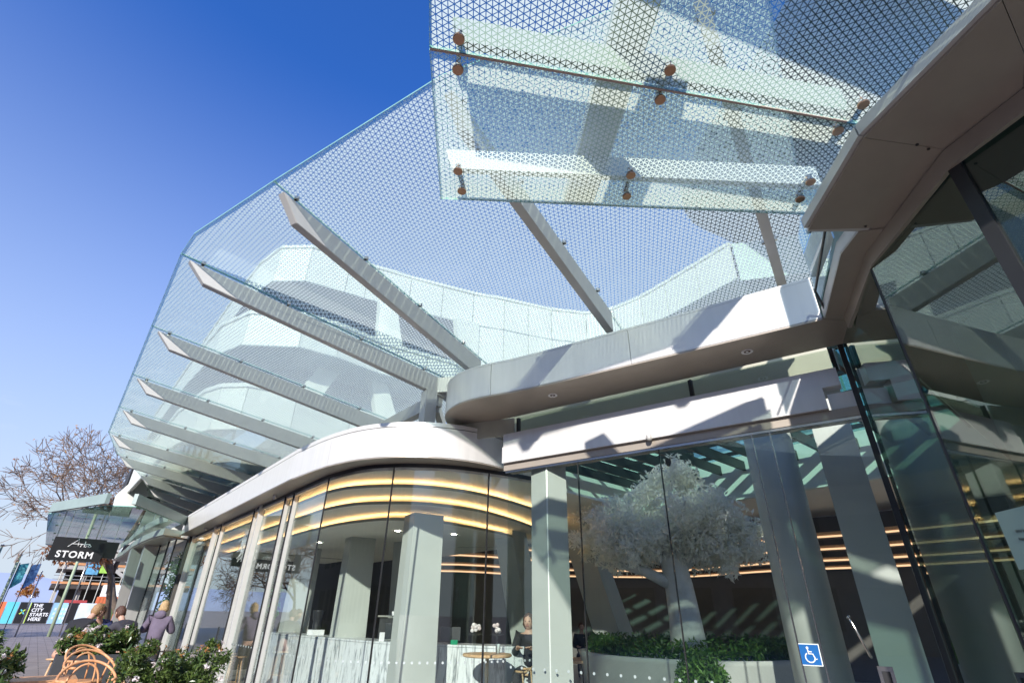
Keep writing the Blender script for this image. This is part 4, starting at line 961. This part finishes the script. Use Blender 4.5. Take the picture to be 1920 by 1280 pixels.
    # coat
    cn_=['pel','sp','ch','nk','shl','ell','wrl','shr','elr','wrr']; ci={n_:i for i,n_ in enumerate(cn_)}
    PP=dict(P); q=J['nk']; PP['nk']=W((q[0],q[1]-.01,q[2]-.05))
    cr_=dict(pel=.165,sp=.155,ch=.165,nk=.09,shl=.088,ell=.066,wrl=.05,shr=.088,elr=.066,wrr=.05)
    CB=[('pel','sp'),('sp','ch'),('ch','nk'),('ch','shl'),('shl','ell'),('ell','wrl'),('ch','shr'),('shr','elr'),('elr','wrr')]
    jl=[(PP[n_],cr_[n_]*k) for n_ in cn_]; bl=[(ci[a],ci[b]) for a,b in CB]
    if coatlen>0:
        q=J['pel']; kn=Vector(J['knl']).lerp(Vector(J['knr']),.5); e=Vector(q).lerp(kn,coatlen); jl.append((W(e),.17*k)); bl.append((0,len(jl)-1))
    skinned('coat',jl,bl,coat,t,2)
    for sd2 in ('l','r'):
        jl=[(P['hp'+sd2],.10*k),(P['kn'+sd2],.072*k),(P['an'+sd2],.060*k)]; skinned('trouser_leg',jl,[(0,1),(1,2)],trousers,t)
        a_=Vector(P['an'+sd2]); b2=Vector(P['t'+sd2]); MB().tube([a_+Vector((0,0,.02)),a_+Vector((0,0,-.03)),b2],[.05*k,.052*k,.04*k],10).build('shoe',DARK,t,True)
    return t
BLK=cloth('black_wool',(.018,.017,.020)); CHA=cloth('charcoal_wool',(.045,.042,.055)); PUR=cloth('mauve_grey_cloth',(.15,.12,.17)); NAVY=cloth('navy_cloth',(.02,.03,.10)); DKT=cloth('dark_trousers',(.03,.028,.03))
BLOND=mat('blonde_hair',(.50,.34,.17),.6,0,.3,60,.8,150); BROWN=mat('brown_hair',(.09,.04,.025),.5,0,.25,60,.8,150); LBRN=mat('light_brown_hair',(.36,.21,.10),.5,0,.25,60,.8,150)
SEAT=dict(pel=(0,0,.78),hpl=(-.1,0,.76),hpr=(.1,0,.76),knl=(-.12,.40,.74),knr=(.12,.40,.74),anl=(-.12,.34,.32),anr=(.12,.34,.32))
LEAN=dict(SEAT,sp=(0,.08,1.0),ch=(0,.24,1.18),nk=(0,.34,1.30),hd=(0,.42,1.38),shl=(-.17,.24,1.24),shr=(.17,.24,1.24),ell=(-.24,.40,1.02),elr=(.24,.40,1.02),wrl=(-.12,.60,1.06),wrr=(.12,.60,1.06),look=(0,1,-.5))
person(2.08,14.0,-.35,'blonde woman in a mauve grey hooded jacket standing with her back turned beside the glass',dict(ell=(-.30,.06,1.16),wrl=(-.16,.26,1.22),elr=(.28,.08,1.14),wrr=(.14,.27,1.20),look=(.1,1,-.15)),PUR,DKT,BLOND,.12,1.66)
person(.62,13.6,-.75,'woman with light brown hair in a long black coat leaning over the outdoor table',dict(LEAN),BLK,DKT,LBRN,.03,1.80,-.02,.6)
person(1.18,15.1,2.9,'dark haired person facing the camera between the two women in dark coats',dict(LEAN),NAVY,DKT,BROWN,.02,1.74,0)
person(1.60,13.7,.55,'brown haired woman in a charcoal coat leaning in at the outdoor table, seen from behind',dict(LEAN),CHA,DKT,BROWN,.05,1.74,0,.6)
t_=table(1.12,14.25,1.0,.38,'high round timber table between the three coated people outside')
for k_,(x,y) in enumerate(((.60,13.55),(1.18,15.2),(1.62,13.62))):
    stool(x,y,'timber bar stool under the '+('woman in the long black coat','person in the navy top','woman in the charcoal coat')[k_])
person(12.8,12.0,2.4,'man in a dark suit and white shirt sitting far inside the lobby',dict(SEAT,pel=(0,0,.5),hpl=(-.1,0,.48),hpr=(.1,0,.48),knl=(-.12,.4,.48),knr=(.12,.4,.48),anl=(-.12,.4,.08),anr=(.12,.4,.08),sp=(0,0,.7),ch=(0,.02,.92),nk=(0,.02,1.04),hd=(0,.04,1.14),shl=(-.17,0,.98),shr=(.17,0,.98),ell=(-.23,.05,.72),elr=(.23,.05,.72),wrl=(-.15,.28,.72),wrr=(.15,.28,.72)),BLK,DKT,BROWN,.0,1.74)
person(6.25,7.0,2.2,'dark haired customer in black sitting at the bar table inside the cafe',dict(SEAT,sp=(0,0,.98),ch=(0,.04,1.18),nk=(0,.06,1.28),hd=(0,.08,1.36),shl=(-.17,.02,1.22),shr=(.17,.02,1.22),ell=(-.23,.1,.98),elr=(.23,.1,.98),wrl=(-.12,.34,1.06),wrr=(.12,.34,1.06)),BLK,DKT,BROWN,.08,1.72)
for x,y in ((6.25,7.0),): stool(x,y,'timber bar stool under the customer in black inside the cafe')

# ================================================================== OUTDOOR PLANTERS, SHRUBS AND CHAIRS
def planter_box(x0,y0,x1,y1,h,label):
    t=thing('planter_box',((x0+x1)/2,(y0+y1)/2,0),label,'planter','dark planters on the pavement')
    m_=MB(); w_=.03
    m_.prism([(x0+.04,y0+.04),(x1-.04,y0+.04),(x1-.04,y1-.04),(x0+.04,y1-.04)],0,.06)
    m_.box((x0,y0,.06),(x1,y0+w_,h)); m_.box((x0,y1-w_,.06),(x1,y1,h)); m_.box((x0,y0+w_,.06),(x0+w_,y1-w_,h)); m_.box((x1-w_,y0+w_,.06),(x1,y1-w_,h))
    m_.build('box',POT,t); MB().box((x0+w_,y0+w_,.1),(x1-w_,y1-w_,h-.06)).build('soil',mat('soil',(.05,.035,.025),.9,0,.3,20),t)
    return t
planter_box(.95,8.2,2.05,8.65,.72,'dark grey planter box under the near shrub by the chairs')
planter_box(.45,10.9,1.35,11.35,.93,'dark grey planter box behind the bentwood chairs')
planter_box(-.75,8.0,.0,8.5,.80,'dark grey planter box at the lower left edge')
planter_box(-1.35,11.4,-.25,11.85,.93,'dark grey planter box at the left edge further back')
def shr(x0,y0,x1,y1,z0,z1,n,seed):
    rr=random.Random(seed); return [((x0+(x1-x0)*rr.random(),y0+(y1-y0)*rr.random(),z0+(z1-z0)*rr.random()),.13) for _ in range(n)]
g_s='flowering shrubs in the pavement planters'
sA=bush('flowering_shrub',shr(1.0,8.2,2.05,8.65,.72,1.02,34,1)+[((1.22,8.3,1.14),.10),((1.1,8.3,1.06),.12),((1.95,8.5,1.12),.11),((2.12,8.5,1.0),.1)],7600,'largest flowering shrub, nearest the glass front at the bottom','shrub',LEAFG,.031,True,(FLOWR,46,.022),31,group=g_s)
sB=bush('flowering_shrub',shr(.5,10.9,1.35,11.35,.98,1.22,24,2),3400,'flowering shrub directly in front of the three seated people','shrub',LEAFG,.042,True,(FLOWR,26,.026),32,group=g_s)
sC=bush('flowering_shrub',shr(-.75,8.0,.02,8.5,.82,1.06,26,3),3600,'flowering shrub with rusty tips at the bottom left corner','shrub',LEAFG,.038,True,(FLOWR,26,.022),33,group=g_s)
bush('flowering_shrub',shr(-1.3,11.4,-.3,11.85,.98,1.18,22,4),3000,'darker shrub at the left edge behind the corner shrub','shrub',LEAFG,.045,True,None,34,group=g_s)
for seed,(a,b,c_,d_,z,par_) in enumerate(((1.0,8.2,2.05,8.65,1.1,sA),(-.75,8.0,.0,8.5,1.06,sC),(.5,10.9,1.3,11.3,1.2,sB))):
    leaves('rusty_shoots',[(Vector(p),.04) for p,r in shr(a,b,c_,d_,z-.06,z+.04,22,seed+50)],190,1,.018,FLOWO,par_,seed+60)['kind']='stuff'
gch='bentwood armchairs on the pavement'
bentwood(.76,9.75,.70,pi+.5,'farthest of the three bentwood armchairs between the planters',WOODC,gch,1.02)
bentwood(.74,9.0,.68,pi+.3,'middle bentwood armchair between the planters',WOODC,gch,1.02)
bentwood(.68,8.1,.62,pi+.1,'nearest bentwood armchair at the bottom edge beside the flowering shrub',WOODC,gch,1.02)
ts=thing('square_table',(.35,8.75,0),'timber cafe table between the nearest bentwood armchairs','table')
MB().box((.02,8.42,.80),(.62,9.02,.84)).build('table_top',WOODC,ts); MB().lathe((.32,8.72,0),[(.25,0),(.25,.02),(.03,.04),(.03,.80)],14).build('pedestal',DARK,ts,True)

# ================================================================== BACKGROUND TREE, SITE, HOARDING
def bare_tree(x,y,h,seed,label,spread=1.0,nleaf=700):
    t=thing('bare_tree',(x,y,0),label,'tree'); rr=random.Random(seed); big=MB(); sm=MB(); tips=[]
    def grow(p,d,L_,r,lv):
        n=3; pts=[p]; q=p; dd=d
        for i in range(n):
            dd=(dd+Vector((rr.gauss(0,.13),rr.gauss(0,.13),rr.gauss(0,.09)))).normalized(); q=q+dd*L_/n; pts.append(q)
        (big if lv<3 else sm).tube(pts,[max(.013,r*(1-.35*i/n)) for i in range(n+1)],7 if lv<2 else (5 if lv<3 else 3),lv<2)
        if lv==6: tips.append(q); return
        if lv>=4: tips.append(q)
        k=3 if lv<3 else (4 if lv<5 else 5)
        for i in range(k):
            a=2*pi*(i+rr.random()*.7)/k; ax=dd.cross(Vector((0,0,1)) if abs(dd.z)<.9 else Vector((1,0,0))).normalized(); ay=dd.cross(ax)
            an=.42+.38*rr.random(); nd=(dd*cos(an)+(ax*cos(a)+ay*sin(a))*sin(an)*spread).normalized()
            nd=(nd+Vector((0,0,.10 if lv<3 else -.06))).normalized()
            grow(q if i or lv<1 else pts[-2],nd,L_*(.68+.16*rr.random()),r*.58,lv+1)
    grow(Vector((x,y,0)),Vector((-.04,0,1)),h*.27,h*.017,0)
    big.build('trunk',BARK,t,True); sm.build('twigs',mat('fine_twig',(.19,.125,.09),.9),t)['kind']='stuff'
    rr.shuffle(tips); leaves('autumn_leaves',[(p,.12) for p in tips[:260]],nleaf,1,.075,AUTUMN,t,seed)['kind']='stuff'
bare_tree(4.0,40,13.2,5,'large bare tree with a few orange leaves rising behind the green canopy',1.0,620)
bare_tree(-7.0,42,8.2,9,'smaller bare tree at the left edge reaching over the hoarding',1.25,260)
ev=bush('rust_evergreen',[((1.2+random.gauss(0,.7),36+random.gauss(0,.6),4.9+random.gauss(0,.7)),.6) for _ in range(16)],2600,'rust brown bushy crown tucked behind the green canopy','tree',leafmat('rust_leaf',(.16,.06,.03),(.34,.15,.06)),.12,True,seed=77)
MB().tube([(3.4,38,0),(2.6,37,3),(1.6,36,4.6)],[.16,.12,.06],8).build('trunk',BARK,ev,True)
hd_=thing('printed_hoarding',(1,75,0),'row of printed site hoarding panels reading THE CITY STARTS HERE','hoarding')
def hp(x0,x1,m,n='panel'): return MB().box((x0+.03,74.95,.12),(x1-.03,75.05,2.0)).build(n,m,hd_)
CY=mat('cyan_print',(.12,.55,.62),.6); ORG=mat('orange_print',(.75,.18,.06),.6); BLU=mat('light_blue_print',(.30,.52,.72),.6,0,.35,.6); WHT=mat('pale_print',(.62,.70,.74),.6,0,.2,1.2); GRN=mat('lime_print',(.55,.75,.10),.6)
hp(-5.2,-3.6,WHT); hp(-3.6,-2.35,ORG); hp(-2.35,-1.35,CY); hp(-1.35,-.55,SIGNB); p_=hp(-.55,1.25,SIGNB); hp(1.25,2.5,BLU); hp(2.5,3.4,SIGNB); hp(3.4,4.9,WHT); hp(4.9,6.6,mat('olive_print',(.10,.12,.04),.6)); hp(6.6,8.6,BLU)
for k_,wd in enumerate(('THE','CITY','STARTS','HERE')): text('lettering',wd,(-.28,74.93,1.70-.40*k_),.42,(1,0,0),(0,0,1),SIGNW,hd_,align='LEFT',ext=.005,bold=.01)
MB().box((-.52,74.92,.14),(-.46,74.95,1.98)).build('lime_edge',GRN,hd_)
for sg in (-1,1): MB().bar((-1.10,74.93,1.15-.2*sg),(-.75,74.93,1.15+.2*sg),.02,.10).build('cross_emblem',GRN if sg>0 else CY,hd_)
for i,x in enumerate((1.5,1.8,2.1,2.35)):
    for z in (.5,.9,1.3): MB().box((x,74.93,z),(x+.16,74.95,z+.22)).build('printed_window',WHT,hd_)
cs=thing('construction_frame',(4,85,0),'half built concrete frame with scaffold rails and orange edge boards beyond the hoarding','building')
ORB=mat('orange_board',(.60,.28,.12),.7); STL=mat('scaffold_steel',(.45,.45,.42),.4,.5)
for z in (3.55,5.6): 
    MB().box((.5,84,z),(12,95,z+.45)).build('floor_slab',mat('dark_slab',(.06,.05,.045),.8) if z<4 else CONC,cs); MB().box((.4,83.9,z+.47),(12,84,z+.72)).build('edge_board',ORB,cs)
for x in (.9,3.2,5.5,7.8,10.2):
    MB().box((x,85,0),(x+.35,85.35,8.2)).build('column',CONC,cs)
for x in (1.0,2.0,3.0,4.0,5.0,6.0,7.0): MB().tube([(x,83.8,0),(x,83.8,8.8)],.05,6).build('scaffold_pole',STL,cs)
for z in (4.5,4.9,6.8,7.3): MB().tube([(.4,83.8,z),(12,83.8,z)],.045,6).build('scaffold_rail',STL,cs)
MB().box((1.5,90,.2),(12,90.3,8.2)).build('rear_wall',mat('site_shadow',(.07,.065,.06),.9),cs)  # dark sheet standing for the shade inside the frame
for q,(xa,za,xb,zb) in enumerate(((3.0,7.6,8.6,4.0),(4.4,8.2,9.8,5.0))): MB().bar((xa,83.2,za),(xb,83.2,zb),.3,.35).build('raking_prop',CONC,cs)
MB().box((3.2,83.5,5.1),(4.4,83.55,6.4)).build('blue_netting',mat('blue_net',(.12,.35,.55),.8,0,.3,2),cs); MB().box((4.5,83.5,5.3),(5.3,83.55,6.3)).build('green_netting',mat('green_net',(.35,.60,.10),.8,0,.3,2),cs)
sh=thing('red_roofed_shed',(3.4,62,0),'low red roofed shed just behind the hoarding','building')
MB().box((2.0,78,0),(4.0,80,1.9)).build('wall',WHT,sh); MB().prism([(1.9,77.9),(4.1,77.9),(4.1,80.1),(1.9,80.1)],1.92,2.3).build('roof',mat('red_roof',(.42,.06,.06),.7),sh)
sh=thing('orange_container',(7.5,78,0),'orange site container beside the white clad pavilion wall','container')
MB().box((5.0,78,0),(8.8,80.4,2.7)).build('body',mat('container_orange',(.62,.16,.06),.6),sh)
for i in range(12): MB().box((5.1+i*.3,77.97,.1),(5.2+i*.3,77.998,2.6)).build('rib',mat('container_orange_rib',(.55,.14,.05),.6) if i==0 else bpy.data.materials['container_orange_rib'],sh)
sh=thing('white_site_cabin',(7.5,80,2.7),'white stacked site cabin above the orange container','cabin')
MB().box((5.2,78,2.72),(9.2,80.4,3.9)).build('body',PLAST,sh)
for i in range(3): MB().box((5.5+i*1.2,77.95,3.0),(6.2+i*1.2,77.99,3.6)).build('window',DARK,sh)
PG=mat('pale_green_pole',(.36,.44,.30),.6)
gp='tall posts along the pavement'
for k_,(x,z1,r,lab) in enumerate(((-1.75,4.3,.09,'pale green lamp post at the left edge'),(-.42,3.45,.04,'thin dark post right of the second banner'),(1.12,5.6,.10,'thick pale green post in front of the construction frame'),(1.62,5.6,.04,'thin grey post just right of the thick green post'),(-2.75,4.8,.07,'pale green post cut by the left picture edge'))):
    t_=thing('street_post',(x,45,0),lab,'post',gp); MB().tube([(x,45,0),(x,45,z1)],[r,r*.8],10).build('shaft',PG if r>.05 else STEEL,t_,True); MB().lathe((x,45,z1),[(r*.8,0),(r*1.3,.03),(r*1.3,.08),(.001,.1)],10).build('cap',STEEL,t_,True)
for x,lab,m_ in ((-1.60,'blue and green street banner on the lamp post',mat('banner_teal',(.10,.45,.50),.7,0,.5,1.5)),(-1.02,'dark blue street banner on its own pole',mat('banner_blue',(.06,.16,.38),.7,0,.5,1.5))):
    t_=thing('street_banner',(x,45.1,0),lab,'banner','street banners'); V=[(x,45.1,2.5),(x+.42,45.1,2.9),(x+.42,45.1,3.95),(x,45.1,3.85)]; V=V+[(a,b+.02,c_) for a,b,c_ in V]
    mesh('cloth',V,[(0,1,2,3),(7,6,5,4),(4,5,1,0),(5,6,2,1),(6,7,3,2),(7,4,0,3)],m_,t_); MB().tube([(x-.02,45.11,0),(x-.02,45.11,3.95)],.025,6).build('pole',DARK,t_)
ss=bush('autumn_shrub',[((-.9+random.gauss(0,.25),60+random.gauss(0,.3),2.3+abs(random.gauss(0,.9))),.3) for _ in range(12)],900,'slim autumn shrub rising behind the hoarding','shrub',AUTUMN,.10,True,seed=88)
pt=thing('concrete_street_planter',(2.6,38,0),'pale concrete planter with green grasses behind the seated people','planter')
MB().prism([(1.6,30),(2.8,30),(2.8,36),(2.2,36)],0,.75).build('trough',CONC,pt)
leaves('grasses',[((2.0+random.random()*.6,31+random.random()*4,.95),.22) for _ in range(14)],900,1,.09,LEAFG,pt,91)['kind']='stuff'
